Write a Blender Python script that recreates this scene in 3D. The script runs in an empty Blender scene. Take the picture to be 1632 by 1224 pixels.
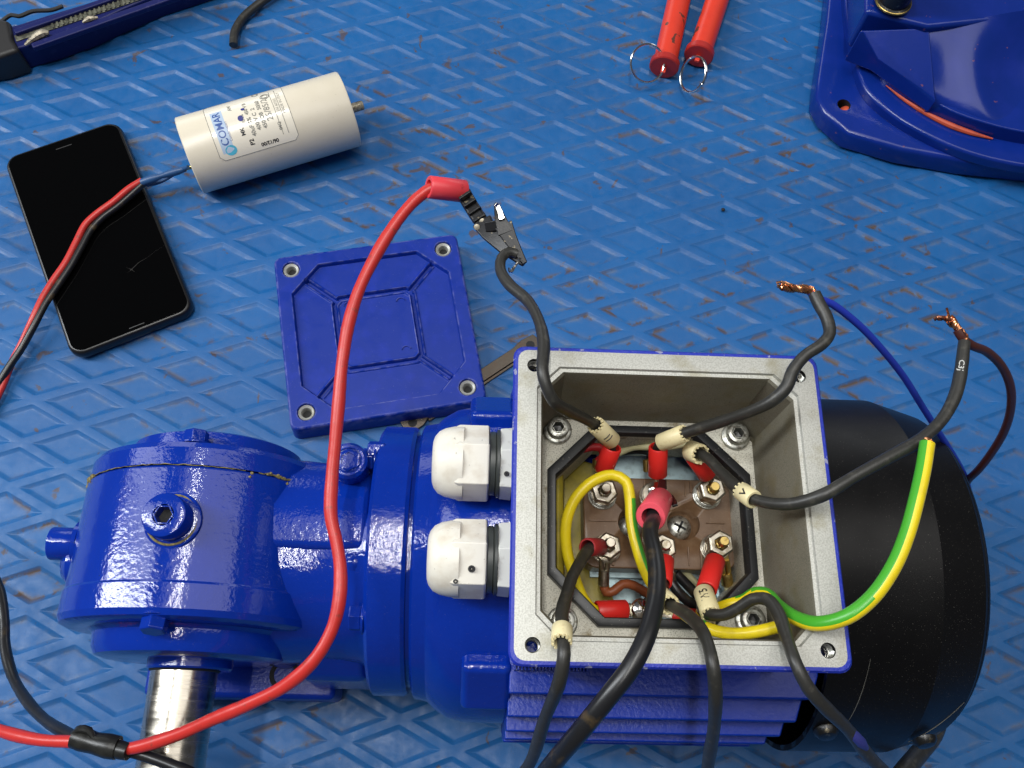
import bpy, bmesh, math, random
import numpy as np
from mathutils import Matrix, Vector
random.seed(7)
RNG = np.random.default_rng(11)
S = bpy.context.scene
COL = S.collection
S.unit_settings.system = 'METRIC'
S.unit_settings.scale_length = 0.01          # one unit is one centimetre

# ------------------------------------------------------------------ camera
CAM = np.array([-10.0248611, -37.78366311, 48.83248109])
FOC = 1425.0 / 1632.0
cF = np.array([0.01385874, 0.37336471, -0.92758112]); cF /= np.linalg.norm(cF)
cX = np.array([0.996099, 0.07569691, 0.04535154]); cX -= cF * (cF @ cX); cX /= np.linalg.norm(cX)
cY = np.cross(cF, cX)
cam = bpy.data.cameras.new('camera')
cam.sensor_width = 36.0
cam.lens = 36.0 * FOC
cam.clip_start = 1.0
cam.clip_end = 3000.0
cam_o = bpy.data.objects.new('camera', cam)
COL.objects.link(cam_o)
cam_o.matrix_world = Matrix(((cX[0], -cY[0], -cF[0], CAM[0]), (cX[1], -cY[1], -cF[1], CAM[1]),
                             (cX[2], -cY[2], -cF[2], CAM[2]), (0, 0, 0, 1)))
S.camera = cam_o
cam.dof.use_dof = True
cam.dof.focus_distance = 33.0
cam.dof.aperture_fstop = 9.0

# ------------------------------------------------------------------ light (a workshop: windows and ceiling lights)
w = bpy.data.worlds.new('World')
S.world = w
w.use_nodes = True
w.node_tree.nodes['Background'].inputs[0].default_value = (0.62, 0.66, 0.75, 1)
w.node_tree.nodes['Background'].inputs[1].default_value = 0.10
S.view_settings.view_transform = 'Standard'
S.view_settings.look = 'None'
S.view_settings.exposure = 0.3
S.view_settings.gamma = 1.0


def area(name, pos, target, sx, sy, radiance, color):
    l = bpy.data.lights.new(name, 'AREA')
    l.shape = 'RECTANGLE'
    l.size, l.size_y = sx, sy
    l.energy = radiance * math.pi * sx * sy
    l.color = color
    o = bpy.data.objects.new(name, l)
    COL.objects.link(o)
    o.location = pos
    d = Vector(target) - Vector(pos)
    o.rotation_euler = d.to_track_quat('-Z', 'Y').to_euler()
    return o


area('window_light', (-202, -13, 178), (-22, -31, 12), 24, 215, 26.0, (0.93, 0.97, 1.0))
area('side_window_light', (-202, 32, 170), (-22, -31, 12), 40, 190, 3.5, (0.93, 0.97, 1.0))
area('ceiling_light', (55, 14, 258), (55, 14, 0), 275, 140, 1.65, (1.0, 0.97, 0.93))
area('tube_light', (-33.8, -31.5, 254), (-33.8, -31.5, 0), 5, 150, 85.0, (1.0, 0.99, 0.95))
area('far_window_light', (130, 330, 75), (0, 0, 0), 170, 110, 1.6, (0.93, 0.97, 1.0))
area('rear_window_light', (-175, 290, 92), (-20, 0, 0), 130, 110, 1.6, (0.93, 0.97, 1.0))

# ------------------------------------------------------------------ frames
ANG = 0.05872699
BC = np.array([-3.8225797, -29.6946586, 0.0])
ME = np.array([[math.cos(ANG), math.sin(ANG), 0], [-math.sin(ANG), math.cos(ANG), 0], [0, 0, 1.0]])
TOP = 0.11                                    # the top of the raised diamonds: what things rest on


def at(u, v, z):
    """pixel of the 1632 x 1224 photograph -> the point of the place at height z"""
    d = (u - 816) / 1425.0 * cX + (v - 612) / 1425.0 * cY + cF
    return CAM + d * (z - CAM[2]) / d[2]


def MW(x, y, z):
    """motor frame -> world"""
    return BC + np.array([x, y, z]) @ ME


# ------------------------------------------------------------------ materials
def srgb(h):
    c = [int(h[i:i + 2], 16) / 255 for i in (0, 2, 4)]
    return tuple(x / 12.92 if x <= 0.04045 else ((x + 0.055) / 1.055) ** 2.4 for x in c) + (1,)


def lin(r, g, b):
    return (r, g, b, 1)


class Mat:
    def __init__(s, name, color, rough=0.5, metal=0.0, coat=0.0, spec=0.5):
        s.m = bpy.data.materials.new(name)
        s.m.use_nodes = True
        s.nt = s.m.node_tree
        s.N, s.L = s.nt.nodes, s.nt.links
        s.b = s.N['Principled BSDF']
        s.b.inputs['Base Color'].default_value = color
        s.b.inputs['Roughness'].default_value = rough
        s.b.inputs['Metallic'].default_value = metal
        s.b.inputs['Coat Weight'].default_value = coat
        s.b.inputs['Coat Roughness'].default_value = 0.06
        s.b.inputs['Specular IOR Level'].default_value = spec
        s.tc = s.N.new('ShaderNodeTexCoord').outputs['Object']
        s.col = None
        s.color = color
        s.nrm = None

    def noise(s, scale, detail=3, rough=0.55, stretch=None, dist=0.0, off=(0, 0, 0)):
        n = s.N.new('ShaderNodeTexNoise')
        n.inputs['Scale'].default_value = scale
        n.inputs['Detail'].default_value = detail
        n.inputs['Roughness'].default_value = rough
        n.inputs['Distortion'].default_value = dist
        mp = s.N.new('ShaderNodeMapping')
        mp.inputs['Location'].default_value = off
        if stretch:
            mp.inputs['Scale'].default_value = stretch
        s.L.new(s.tc, mp.inputs['Vector'])
        s.L.new(mp.outputs[0], n.inputs['Vector'])
        return n.outputs['Fac']

    def ramp(s, fac, p0, p1, c0=(0, 0, 0, 1), c1=(1, 1, 1, 1)):
        r = s.N.new('ShaderNodeValToRGB')
        r.color_ramp.elements[0].position = p0
        r.color_ramp.elements[1].position = p1
        r.color_ramp.elements[0].color = c0
        r.color_ramp.elements[1].color = c1
        s.L.new(fac, r.inputs[0])
        return r.outputs['Color']

    def mul(s, a, b):
        m = s.N.new('ShaderNodeMath'); m.operation = 'MULTIPLY'
        for i, x in enumerate((a, b)):
            if isinstance(x, (int, float)):
                m.inputs[i].default_value = x
            else:
                s.L.new(x, m.inputs[i])
        return m.outputs[0]

    def mix(s, fac, color):
        """lay color over the present base colour where fac is high"""
        m = s.N.new('ShaderNodeMix'); m.data_type = 'RGBA'
        if isinstance(fac, (int, float)):
            m.inputs[0].default_value = fac
        else:
            s.L.new(fac, m.inputs[0])
        if s.col is None:
            m.inputs[6].default_value = s.color
        else:
            s.L.new(s.col, m.inputs[6])
        m.inputs[7].default_value = color
        s.col = m.outputs[2]
        s.L.new(s.col, s.b.inputs['Base Color'])
        return s

    def spots(s, scale, p0, p1, color, amt=1.0, detail=4, **k):
        return s.mix(s.mul(s.ramp(s.noise(scale, detail, **k), p0, p1), amt), color)

    def edged(s, area_scale, a0, a1, color, amt, scale, p0, p1):
        """dirt that has settled in the foot of the recesses, in some areas more than in others"""
        at_ = s.N.new('ShaderNodeAttribute'); at_.attribute_name = 'foot'
        m0 = s.ramp(s.noise(area_scale * 0.5, 2, off=(5, 9, 0)), a0, a1)
        n = s.ramp(s.noise(scale, 6, 0.62, dist=0.4), p0, p1)
        return s.mix(s.mul(s.mul(s.mul(n, m0), at_.outputs['Fac']), amt), color)

    def wear(s, p0, p1, color, amt):  # convex edges lightened: chipped paint, with edge highlights painted into the colour
        g = s.N.new('ShaderNodeNewGeometry')
        return s.mix(s.mul(s.mul(s.ramp(g.outputs['Pointiness'], p0, p1), s.ramp(s.noise(2.5, 5), 0.42, 0.6)), amt), color)

    def bump(s, scale, strength, dist=0.02, detail=3, **k):
        b = s.N.new('ShaderNodeBump')
        b.inputs['Strength'].default_value = strength
        b.inputs['Distance'].default_value = dist
        s.L.new(s.noise(scale, detail, **k), b.inputs['Height'])
        if s.nrm is not None:
            s.L.new(s.nrm, b.inputs['Normal'])
        s.nrm = b.outputs['Normal']
        s.L.new(s.nrm, s.b.inputs['Normal'])
        s.L.new(s.nrm, s.b.inputs['Coat Normal'])
        return s

    def vrough(s, scale, lo, hi, p0=0.35, p1=0.65, **k):
        r = s.ramp(s.noise(scale, **k), p0, p1, (lo, lo, lo, 1), (hi, hi, hi, 1))
        s.L.new(r, s.b.inputs['Roughness'])
        return s


RUST = lin(0.13, 0.055, 0.022)
DUST = lin(0.20, 0.19, 0.17)
M = {}


def mk(key, *a, **k):
    M[key] = Mat(key, *a, **k)
    return M[key]


GRIME = lin(0.085, 0.050, 0.024)
mk('mat_rubber', lin(0.008, 0.106, 0.318), 0.44, spec=0.36) \
    .spots(0.12, 0.4, 0.7, lin(0.008, 0.078, 0.245), 0.7) \
    .spots(1.6, 0.50, 0.72, lin(0.035, 0.115, 0.30), 0.45, detail=6, rough=0.65) \
    .edged(0.16, 0.38, 0.58, lin(0.15, 0.155, 0.14), 0.48, 0.9, 0.42, 0.62) \
    .edged(0.17, 0.46, 0.58, GRIME, 0.95, 0.75, 0.51, 0.57) \
    .spots(0.7, 0.655, 0.69, GRIME, 0.75, detail=6, dist=0.5) \
    .spots(9, 0.715, 0.74, GRIME, 0.7, detail=2) \
    .spots(16, 0.73, 0.76, lin(0.04, 0.035, 0.035), 0.7, detail=1) \
    .spots(26, 0.75, 0.77, lin(0.35, 0.38, 0.42), 0.5, detail=1) \
    .bump(14, 0.2, 0.02).vrough(1.3, 0.36, 0.56)
mk('blue_paint', lin(0.0022, 0.0255, 0.285), 0.12) \
    .spots(0.8, 0.52, 0.72, lin(0.0032, 0.031, 0.33), 0.5) \
    .spots(24, 0.75, 0.78, lin(0.18, 0.19, 0.32), 0.45, detail=1) \
    .spots(1.6, 0.70, 0.76, lin(0.03, 0.03, 0.10), 0.5, detail=6) \
    .bump(1.0, 0.07, 0.10, detail=2).bump(4.6, 0.50, 0.03, detail=3).vrough(1.0, 0.05, 0.12)
mk('blue_rough_paint', lin(0.0024, 0.0265, 0.30), 0.30, spec=0.3) \
    .spots(7, 0.56, 0.63, lin(0.040, 0.06, 0.33), 0.2, detail=5) \
    .bump(6, 0.5, 0.04, detail=4)
mk('lid_paint', lin(0.0026, 0.024, 0.25), 0.36, spec=0.24) \
    .spots(1.2, 0.48, 0.72, lin(0.006, 0.028, 0.33), 0.7, detail=5) \
    .spots(13, 0.68, 0.73, lin(0.16, 0.17, 0.33), 0.5, detail=3) \
    .wear(0.508, 0.535, lin(0.20, 0.21, 0.42), 0.38) \
    .bump(9, 0.12, 0.02).vrough(0.9, 0.32, 0.5)
mk('rim_edge_paint', lin(0.010, 0.026, 0.36), 0.45) \
    .spots(3, 0.62, 0.66, lin(0.42, 0.42, 0.44), 0.6, detail=6).bump(9, 0.5, 0.05)
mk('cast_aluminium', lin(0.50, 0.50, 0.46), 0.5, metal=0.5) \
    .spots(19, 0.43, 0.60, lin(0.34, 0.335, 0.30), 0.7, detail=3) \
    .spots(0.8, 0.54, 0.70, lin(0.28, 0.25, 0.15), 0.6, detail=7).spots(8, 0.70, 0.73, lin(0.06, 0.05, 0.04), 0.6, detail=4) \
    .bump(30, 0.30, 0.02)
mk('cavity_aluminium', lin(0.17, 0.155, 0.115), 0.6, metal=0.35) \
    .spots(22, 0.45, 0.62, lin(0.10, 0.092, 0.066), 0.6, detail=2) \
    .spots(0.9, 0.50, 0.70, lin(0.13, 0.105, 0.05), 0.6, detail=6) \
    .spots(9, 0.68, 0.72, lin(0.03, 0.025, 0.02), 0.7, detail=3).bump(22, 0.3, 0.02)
mk('floor_aluminium', lin(0.56, 0.54, 0.46), 0.55, metal=0.4) \
    .spots(18, 0.50, 0.63, lin(0.22, 0.21, 0.17), 0.7, detail=3) \
    .spots(1.4, 0.58, 0.70, lin(0.16, 0.11, 0.03), 0.75, detail=6) \
    .spots(11, 0.68, 0.71, lin(0.03, 0.02, 0.015), 0.8, detail=3).bump(22, 0.3, 0.02)
mk('olive_paint', lin(0.34, 0.27, 0.022), 0.32).spots(1.3, 0.48, 0.7, lin(0.13, 0.115, 0.02), 0.7, detail=5).bump(5, 0.15, 0.03)
mk('zinc_plate', lin(0.42, 0.55, 0.58), 0.42, metal=0.5).spots(3, 0.5, 0.7, lin(0.16, 0.2, 0.2), 0.6, detail=5).bump(8, 0.1, 0.02)
mk('gasket_rubber', lin(0.010, 0.011, 0.013), 0.4).spots(12, 0.69, 0.72, lin(0.25, 0.24, 0.2), 0.6, detail=2).bump(6, 0.12, 0.02)
mk('bakelite', lin(0.155, 0.085, 0.042), 0.4).spots(2.5, 0.48, 0.7, lin(0.22, 0.135, 0.075), 0.7, detail=6).spots(14, 0.66, 0.7, lin(0.3, 0.25, 0.18), 0.4, detail=2).bump(10, 0.15, 0.02)
mk('nickel', lin(0.50, 0.46, 0.38), 0.32, metal=1.0).spots(4, 0.48, 0.64, lin(0.20, 0.16, 0.09), 0.7, detail=5).bump(14, 0.1, 0.01)
mk('zinc_screw', lin(0.52, 0.52, 0.47), 0.35, metal=0.9).spots(7, 0.5, 0.62, lin(0.13, 0.11, 0.08), 0.75, detail=5).bump(12, 0.25, 0.02)
mk('brass', lin(0.60, 0.44, 0.15), 0.3, metal=1.0).spots(6, 0.55, 0.7, lin(0.25, 0.17, 0.06), 0.6)
mk('copper', lin(0.85, 0.40, 0.20), 0.25, metal=1.0).spots(10, 0.5, 0.65, lin(0.40, 0.14, 0.06), 0.6)
mk('copper_dark', lin(0.42, 0.17, 0.10), 0.35, metal=1.0)
mk('dark_steel', lin(0.045, 0.045, 0.045), 0.32, metal=0.85).spots(3, 0.58, 0.68, lin(0.28, 0.23, 0.14), 0.7, detail=4).bump(10, 0.2, 0.02)
mk('clip_black', lin(0.012, 0.012, 0.013), 0.36, metal=0.25).spots(4, 0.64, 0.68, lin(0.30, 0.25, 0.16), 0.7, detail=4).bump(10, 0.2, 0.02)
mk('bar_steel', lin(0.09, 0.075, 0.06), 0.4, metal=0.75).spots(2, 0.5, 0.7, lin(0.10, 0.055, 0.035), 0.6, detail=5).bump(10, 0.2, 0.02)
mk('bright_steel', lin(0.72, 0.70, 0.66), 0.16, metal=1.0)
mk('shaft_steel', lin(0.52, 0.48, 0.41), 0.20, metal=1.0) \
    .spots(0.6, 0.55, 0.75, lin(0.40, 0.36, 0.29), 0.5, detail=3, stretch=(0.5, 9, 0.5)) \
    .bump(1.2, 0.05, 0.02, stretch=(0.4, 30, 0.4)).vrough(0.8, 0.16, 0.30, stretch=(0.4, 8, 0.4))
mk('black_insulation', lin(0.026, 0.025, 0.022), 0.42).spots(3, 0.55, 0.75, lin(0.085, 0.078, 0.062), 0.6, detail=5).bump(5, 0.15, 0.03)
mk('black_lead', lin(0.011, 0.011, 0.012), 0.33).spots(1.2, 0.58, 0.72, lin(0.10, 0.065, 0.025), 0.7, detail=5).bump(6, 0.12, 0.02)
mk('black_tape', lin(0.012, 0.012, 0.011), 0.34).spots(2, 0.5, 0.7, lin(0.03, 0.03, 0.025), 0.6).bump(3, 0.3, 0.06)
mk('red_lead', lin(0.54, 0.030, 0.024), 0.36).spots(2, 0.55, 0.75, lin(0.42, 0.028, 0.022), 0.5).spots(3, 0.61, 0.68, lin(0.20, 0.05, 0.035), 0.6, detail=6).bump(7, 0.08, 0.02)
mk('red_sleeve', lin(0.70, 0.022, 0.018), 0.38).bump(5, 0.1, 0.02)
mk('pink_boot', lin(0.74, 0.085, 0.115), 0.36).spots(4, 0.6, 0.72, lin(0.40, 0.05, 0.05), 0.5).bump(6, 0.1, 0.02)
mk('coral_boot', lin(0.74, 0.055, 0.070), 0.36).spots(2.2, 0.62, 0.70, lin(0.22, 0.02, 0.025), 0.7, detail=5).bump(6, 0.1, 0.02)
mk('dark_red_sleeve', lin(0.40, 0.025, 0.030), 0.4)
mk('yellow_insulation', lin(0.80, 0.62, 0.012), 0.33).spots(2, 0.5, 0.75, lin(0.58, 0.42, 0.02), 0.6, detail=5).bump(6, 0.06, 0.02)
mk('green_insulation', lin(0.06, 0.36, 0.025), 0.33).bump(6, 0.06, 0.02)
mk('blue_insulation', lin(0.018, 0.040, 0.42), 0.33).bump(6, 0.06, 0.02)
mk('brown_insulation', lin(0.060, 0.017, 0.013), 0.34).bump(6, 0.06, 0.02)
mk('orange_brown_insulation', lin(0.28, 0.075, 0.025), 0.4).bump(6, 0.06, 0.02)
mk('cream_insulation', lin(0.55, 0.52, 0.30), 0.4).bump(6, 0.06, 0.02)
mk('crimson_insulation', lin(0.45, 0.02, 0.025), 0.35).bump(6, 0.06, 0.02)
mk('ivory_marker', lin(0.76, 0.66, 0.38), 0.42).spots(6, 0.58, 0.72, lin(0.55, 0.42, 0.2), 0.5)
mk('ink', lin(0.012, 0.012, 0.014), 0.5)
mk('faded_ink', lin(0.19, 0.185, 0.16), 0.5)
mk('blue_ink', lin(0.030, 0.035, 0.20), 0.5)
mk('logo_blue', lin(0.035, 0.090, 0.30), 0.4)
mk('logo_pale', lin(0.42, 0.52, 0.66), 0.4)
mk('logo_cyan', lin(0.08, 0.42, 0.58), 0.4)
mk('white_print', lin(0.55, 0.55, 0.52), 0.5)
mk('cap_plastic', lin(0.76, 0.69, 0.555), 0.28).spots(0.5, 0.4, 0.8, lin(0.69, 0.62, 0.48), 0.7).spots(9, 0.70, 0.73, lin(0.25, 0.2, 0.12), 0.6, detail=3).bump(3, 0.03, 0.02)
mk('cap_label', lin(0.78, 0.72, 0.60), 0.14).bump(2, 0.03, 0.02)
mk('cap_resin', lin(0.58, 0.50, 0.30), 0.45)
mk('gland_plastic', lin(0.77, 0.73, 0.63), 0.42).spots(1.2, 0.48, 0.72, lin(0.56, 0.48, 0.36), 0.7, detail=6).spots(5, 0.69, 0.72, lin(0.16, 0.14, 0.11), 0.6, detail=5).bump(4, 0.06, 0.02)
mk('gland_nut_plastic', lin(0.66, 0.66, 0.60), 0.42).spots(3, 0.58, 0.72, lin(0.40, 0.38, 0.32), 0.6, detail=6)
mk('gland_seal', lin(0.045, 0.05, 0.045), 0.4)
mk('fan_cover_plastic', lin(0.0034, 0.0032, 0.0034), 0.42, spec=0.26).spots(20, 0.72, 0.75, lin(0.16, 0.15, 0.13), 0.5, detail=1).bump(8, 0.04, 0.02).vrough(0.5, 0.36, 0.44)
mk('dark_inside', lin(0.006, 0.006, 0.007), 0.7)
mk('phone_glass', lin(0.0012, 0.0012, 0.0013), 0.06, spec=0.16).spots(30, 0.76, 0.79, lin(0.03, 0.025, 0.02), 0.3, detail=1)
mk('phone_frame', lin(0.006, 0.006, 0.0065), 0.35)
mk('phone_grey', lin(0.10, 0.10, 0.10), 0.3, metal=0.6)
mk('crack', lin(0.05, 0.047, 0.042), 0.4)
mk('handle_red', lin(0.66, 0.045, 0.022), 0.36).spots(1.0, 0.64, 0.66, lin(0.05, 0.035, 0.025), 0.9, detail=4, dist=0.5).spots(0.8, 0.5, 0.8, lin(0.5, 0.03, 0.018), 0.5).bump(6, 0.06, 0.02)
mk('handle_end_red', lin(0.38, 0.022, 0.018), 0.38).bump(6, 0.06, 0.02)
mk('vise_paint', lin(0.003, 0.021, 0.20), 0.22, spec=0.5).spots(0.5, 0.45, 0.75, lin(0.008, 0.026, 0.26), 0.6, detail=5).spots(2.2, 0.70, 0.73, lin(0.30, 0.10, 0.05), 0.5).bump(1.0, 0.12, 0.08).bump(5, 0.15, 0.02)
mk('primer_red', lin(0.50, 0.075, 0.030), 0.5).spots(2, 0.5, 0.7, lin(0.25, 0.05, 0.03), 0.6)
mk('tool_paint', lin(0.004, 0.008, 0.085), 0.45, spec=0.3).spots(2, 0.6, 0.7, lin(0.03, 0.03, 0.14), 0.5).bump(5, 0.2, 0.03)
mk('tool_black', lin(0.012, 0.011, 0.011), 0.5).bump(5, 0.2, 0.03)
mk('tool_rail', lin(0.20, 0.20, 0.15), 0.45, metal=0.6).spots(3, 0.45, 0.6, lin(0.05, 0.05, 0.04), 0.7)
mk('worn_metal', lin(0.36, 0.32, 0.24), 0.4, metal=0.4).spots(5, 0.5, 0.6, lin(0.1, 0.08, 0.06), 0.7)
mk('sealant', lin(0.24, 0.19, 0.06), 0.6).spots(6, 0.45, 0.6, lin(0.09, 0.07, 0.03), 0.7).bump(6, 0.6, 0.06)
mk('heat_shrink_blue', lin(0.022, 0.075, 0.20), 0.4).bump(4, 0.2, 0.03)


# ------------------------------------------------------------------ mesh building
def unit(a):
    a = np.asarray(a, float)
    return a / np.linalg.norm(a)


def frame(axis, up=None):
    a = unit(axis)
    if up is None:
        up = np.array([0, 0, 1.0]) if abs(a[2]) < 0.9 else np.array([1.0, 0, 0])
    x = unit(np.cross(up, a))
    y = np.cross(a, x)
    return x, y, a


class MB:
    def __init__(s):
        s.v, s.f, s.m = [], [], []

    def add(s, verts, faces, mi=0):
        n = len(s.v)
        s.v += [tuple(map(float, p)) for p in verts]
        s.f += [tuple(i + n for i in f) for f in faces]
        s.m += list(mi) if isinstance(mi, (list, tuple)) else [mi] * len(faces)
        return s

    def box(s, c, size, rx=None, mi=0):
        """box about c; rx: 3 rows of axes"""
        R = np.eye(3) if rx is None else np.array(rx)
        h = np.array(size) / 2
        vs = [np.array(c) + (np.array([i, j, k]) * h) @ R for i in (-1, 1) for j in (-1, 1) for k in (-1, 1)]
        return s.add(vs, [(0, 1, 3, 2), (4, 6, 7, 5), (0, 4, 5, 1), (2, 3, 7, 6), (0, 2, 6, 4), (1, 5, 7, 3)], mi)

    def lathe(s, prof, origin, axis, n=48, mi=0, up=None, phase=0.0, closed=False):
        """prof: list of (t along axis, radius)"""
        x, y, a = frame(axis, up)
        o = np.array(origin, float)
        vs, fs = [], []
        for t, r in prof:
            for k in range(n):
                th = 2 * math.pi * k / n + phase
                vs.append(o + a * t + (x * math.cos(th) + y * math.sin(th)) * max(r, 1e-5))
        L = len(prof)
        rng = range(L if closed else L - 1)
        for i in rng:
            j = (i + 1) % L
            for k in range(n):
                k2 = (k + 1) % n
                fs.append((i * n + k, i * n + k2, j * n + k2, j * n + k))
        return s.add(vs, fs, mi)

    def cyl(s, p0, p1, r, r1=None, n=24, mi=0, ch=0.0, up=None, phase=0.0):
        p0, p1 = np.array(p0, float), np.array(p1, float)
        L = np.linalg.norm(p1 - p0)
        r1 = r if r1 is None else r1
        if ch:
            pr = [(0, 0), (0, r - ch), (ch, r), (L - ch, r1), (L, r1 - ch), (L, 0)]
        else:
            pr = [(0, 0), (0, r), (L, r1), (L, 0)]
        return s.lathe(pr, p0, p1 - p0, n, mi, up, phase)

    def prism(s, poly, z0, z1, mi=0, fn=None):
        """poly in xy, extruded; fn maps points"""
        n = len(poly)
        vs = [(p[0], p[1], z0) for p in poly] + [(p[0], p[1], z1) for p in poly]
        if fn:
            vs = [fn(*p) for p in vs]
        fs = [tuple(range(n - 1, -1, -1)), tuple(range(n, 2 * n))] + [(i, (i + 1) % n, n + (i + 1) % n, n + i) for i in range(n)]
        return s.add(vs, fs, mi)

    def tube(s, pts, r, n=12, mi=0, step=0.22, caps=True, twist=0.0, split=None, raw=False):
        P = np.array(pts, float) if raw else smooth_path(pts, step)
        rr = np.full(len(P), r) if np.isscalar(r) else np.interp(np.linspace(0, 1, len(P)), np.linspace(0, 1, len(r)), r)
        T = np.gradient(P, axis=0)
        T /= np.linalg.norm(T, axis=1)[:, None] + 1e-12
        x, y, _ = frame(T[0])
        vs, fs, ms = [], [], []
        for i in range(len(P)):
            x = x - T[i] * (x @ T[i]); x = unit(x)
            y = np.cross(T[i], x)
            for k in range(n):
                th = 2 * math.pi * k / n + twist * i / max(1, len(P))
                vs.append(P[i] + (x * math.cos(th) + y * math.sin(th)) * rr[i])
        for i in range(len(P) - 1):
            for k in range(n):
                k2 = (k + 1) % n
                fs.append((i * n + k, i * n + k2, (i + 1) * n + k2, (i + 1) * n + k))
                ms.append(split(k, n, i / len(P)) if split else mi)
        if caps:
            fs.append(tuple(range(n - 1, -1, -1))); ms.append(mi)
            b = (len(P) - 1) * n
            fs.append(tuple(range(b, b + n))); ms.append(mi)
        return s.add(vs, fs, ms)

    def torus(s, c, axis, R, r, n=40, m=10, mi=0, sq=1.0):
        x, y, a = frame(axis)
        vs, fs = [], []
        for i in range(n):
            th = 2 * math.pi * i / n
            d = x * math.cos(th) + y * math.sin(th)
            for k in range(m):
                ph = 2 * math.pi * k / m
                vs.append(np.array(c) + d * (R + r * math.cos(ph)) + a * (r * sq * math.sin(ph)))
        for i in range(n):
            for k in range(m):
                i2, k2 = (i + 1) % n, (k + 1) % m
                fs.append((i * m + k, i2 * m + k, i2 * m + k2, i * m + k2))
        return s.add(vs, fs, mi)

    def build(s, name, mats, parent=None, bevel=0.0, seg=2, angle=35, world=False, weld=True):
        me = bpy.data.meshes.new(name)
        me.from_pydata(s.v, [], s.f)
        if not isinstance(mats, (list, tuple)):
            mats = [mats]
        for m in mats:
            me.materials.append(M[m].m)
        me.polygons.foreach_set('material_index', s.m)
        bm = bmesh.new(); bm.from_mesh(me)
        if weld:
            bmesh.ops.remove_doubles(bm, verts=bm.verts, dist=1e-4)
        bmesh.ops.recalc_face_normals(bm, faces=bm.faces)
        bm.to_mesh(me); bm.free()
        me.shade_smooth()
        me.set_sharp_from_angle(angle=math.radians(angle))
        o = bpy.data.objects.new(name, me)
        COL.objects.link(o)
        put(o, parent, world)
        if bevel:
            b = o.modifiers.new('bevel', 'BEVEL')
            b.width = bevel; b.segments = seg
            b.limit_method = 'ANGLE'; b.angle_limit = math.radians(32)
            b.harden_normals = True
        return o


def put(o, parent, world):
    if parent is not None:
        o.parent = parent
        if world and parent.type == 'EMPTY':
            o.matrix_parent_inverse = parent.matrix_basis.inverted()


def smooth_path(pts, step=0.22):
    P = [np.array(p, float) for p in pts]
    P = [2 * P[0] - P[1]] + P + [2 * P[-1] - P[-2]]
    out = []
    for i in range(1, len(P) - 2):
        p0, p1, p2, p3 = P[i - 1:i + 3]
        n = max(2, int(np.linalg.norm(p2 - p1) / step))
        t0 = 0; t1 = t0 + np.linalg.norm(p1 - p0) ** .5 + 1e-6; t2 = t1 + np.linalg.norm(p2 - p1) ** .5 + 1e-6; t3 = t2 + np.linalg.norm(p3 - p2) ** .5 + 1e-6
        for t in np.linspace(t1, t2, n, endpoint=False):
            A1 = (t1 - t) / (t1 - t0) * p0 + (t - t0) / (t1 - t0) * p1
            A2 = (t2 - t) / (t2 - t1) * p1 + (t - t1) / (t2 - t1) * p2
            A3 = (t3 - t) / (t3 - t2) * p2 + (t - t2) / (t3 - t2) * p3
            B1 = (t2 - t) / (t2 - t0) * A1 + (t - t0) / (t2 - t0) * A2
            B2 = (t3 - t) / (t3 - t1) * A2 + (t - t1) / (t3 - t1) * A3
            out.append((t2 - t) / (t2 - t1) * B1 + (t - t1) / (t2 - t1) * B2)
    out.append(P[-2])
    return np.array(out)


def thing(name, label, cat, loc, rz=0.0, group=None):
    o = bpy.data.objects.new(name, None)
    o.empty_display_size = 1.0
    COL.objects.link(o)
    o.location = tuple(map(float, loc)); o.rotation_euler = (0, 0, rz)
    o.matrix_basis = Matrix.Translation(Vector(o.location)) @ Matrix.Rotation(rz, 4, 'Z')
    tag(o, label, cat, group)
    return o


def tag(o, label, cat, group=None):
    o['label'] = label; o['category'] = cat
    if group:
        o['group'] = group
    return o


def inst(src, name, parent, M4):
    """another object on the same mesh"""
    o = src.copy(); o.name = name
    COL.objects.link(o)
    o.parent = parent
    o.matrix_parent_inverse = Matrix()
    o.matrix_basis = M4
    return o


def mframe(origin, axis, up=None):
    x, y, a = frame(axis, up)
    return Matrix(((x[0], y[0], a[0], origin[0]), (x[1], y[1], a[1], origin[1]), (x[2], y[2], a[2], origin[2]), (0, 0, 0, 1)))


def cut(o, mb, mat):
    """boolean away the closed shapes of mb, for good"""
    c = mb.build('cutter', mat)
    c.parent = o.parent; c.matrix_parent_inverse = o.matrix_parent_inverse.copy(); c.matrix_basis = o.matrix_basis.copy()
    md = o.modifiers.new('cut', 'BOOLEAN'); md.object = c; md.solver = 'EXACT'; md.operation = 'DIFFERENCE'
    try:
        md.material_mode = 'TRANSFER'
    except Exception:
        pass
    bpy.context.view_layer.update()
    dg = bpy.context.evaluated_depsgraph_get()
    me = bpy.data.meshes.new_from_object(o.evaluated_get(dg))
    o.modifiers.clear()
    old = o.data; o.data = me; me.name = old.name
    bpy.data.meshes.remove(old)
    bpy.data.objects.remove(c)
    me.shade_smooth(); me.set_sharp_from_angle(angle=math.radians(35))
    return o


def text_geo(string, size, align='LEFT', bold=0.0):
    cu = bpy.data.curves.new('t', 'FONT')
    cu.body = string; cu.size = size; cu.align_x = align; cu.offset = bold
    cu.resolution_u = 3
    o = bpy.data.objects.new('t', cu); COL.objects.link(o)
    dg = bpy.context.evaluated_depsgraph_get()
    me = o.evaluated_get(dg).to_mesh()
    vs = [tuple(v.co) for v in me.vertices]; fs = [tuple(p.vertices) for p in me.polygons]
    o.evaluated_get(dg).to_mesh_clear()
    bpy.data.objects.remove(o); bpy.data.curves.remove(cu)
    return vs, fs


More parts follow.
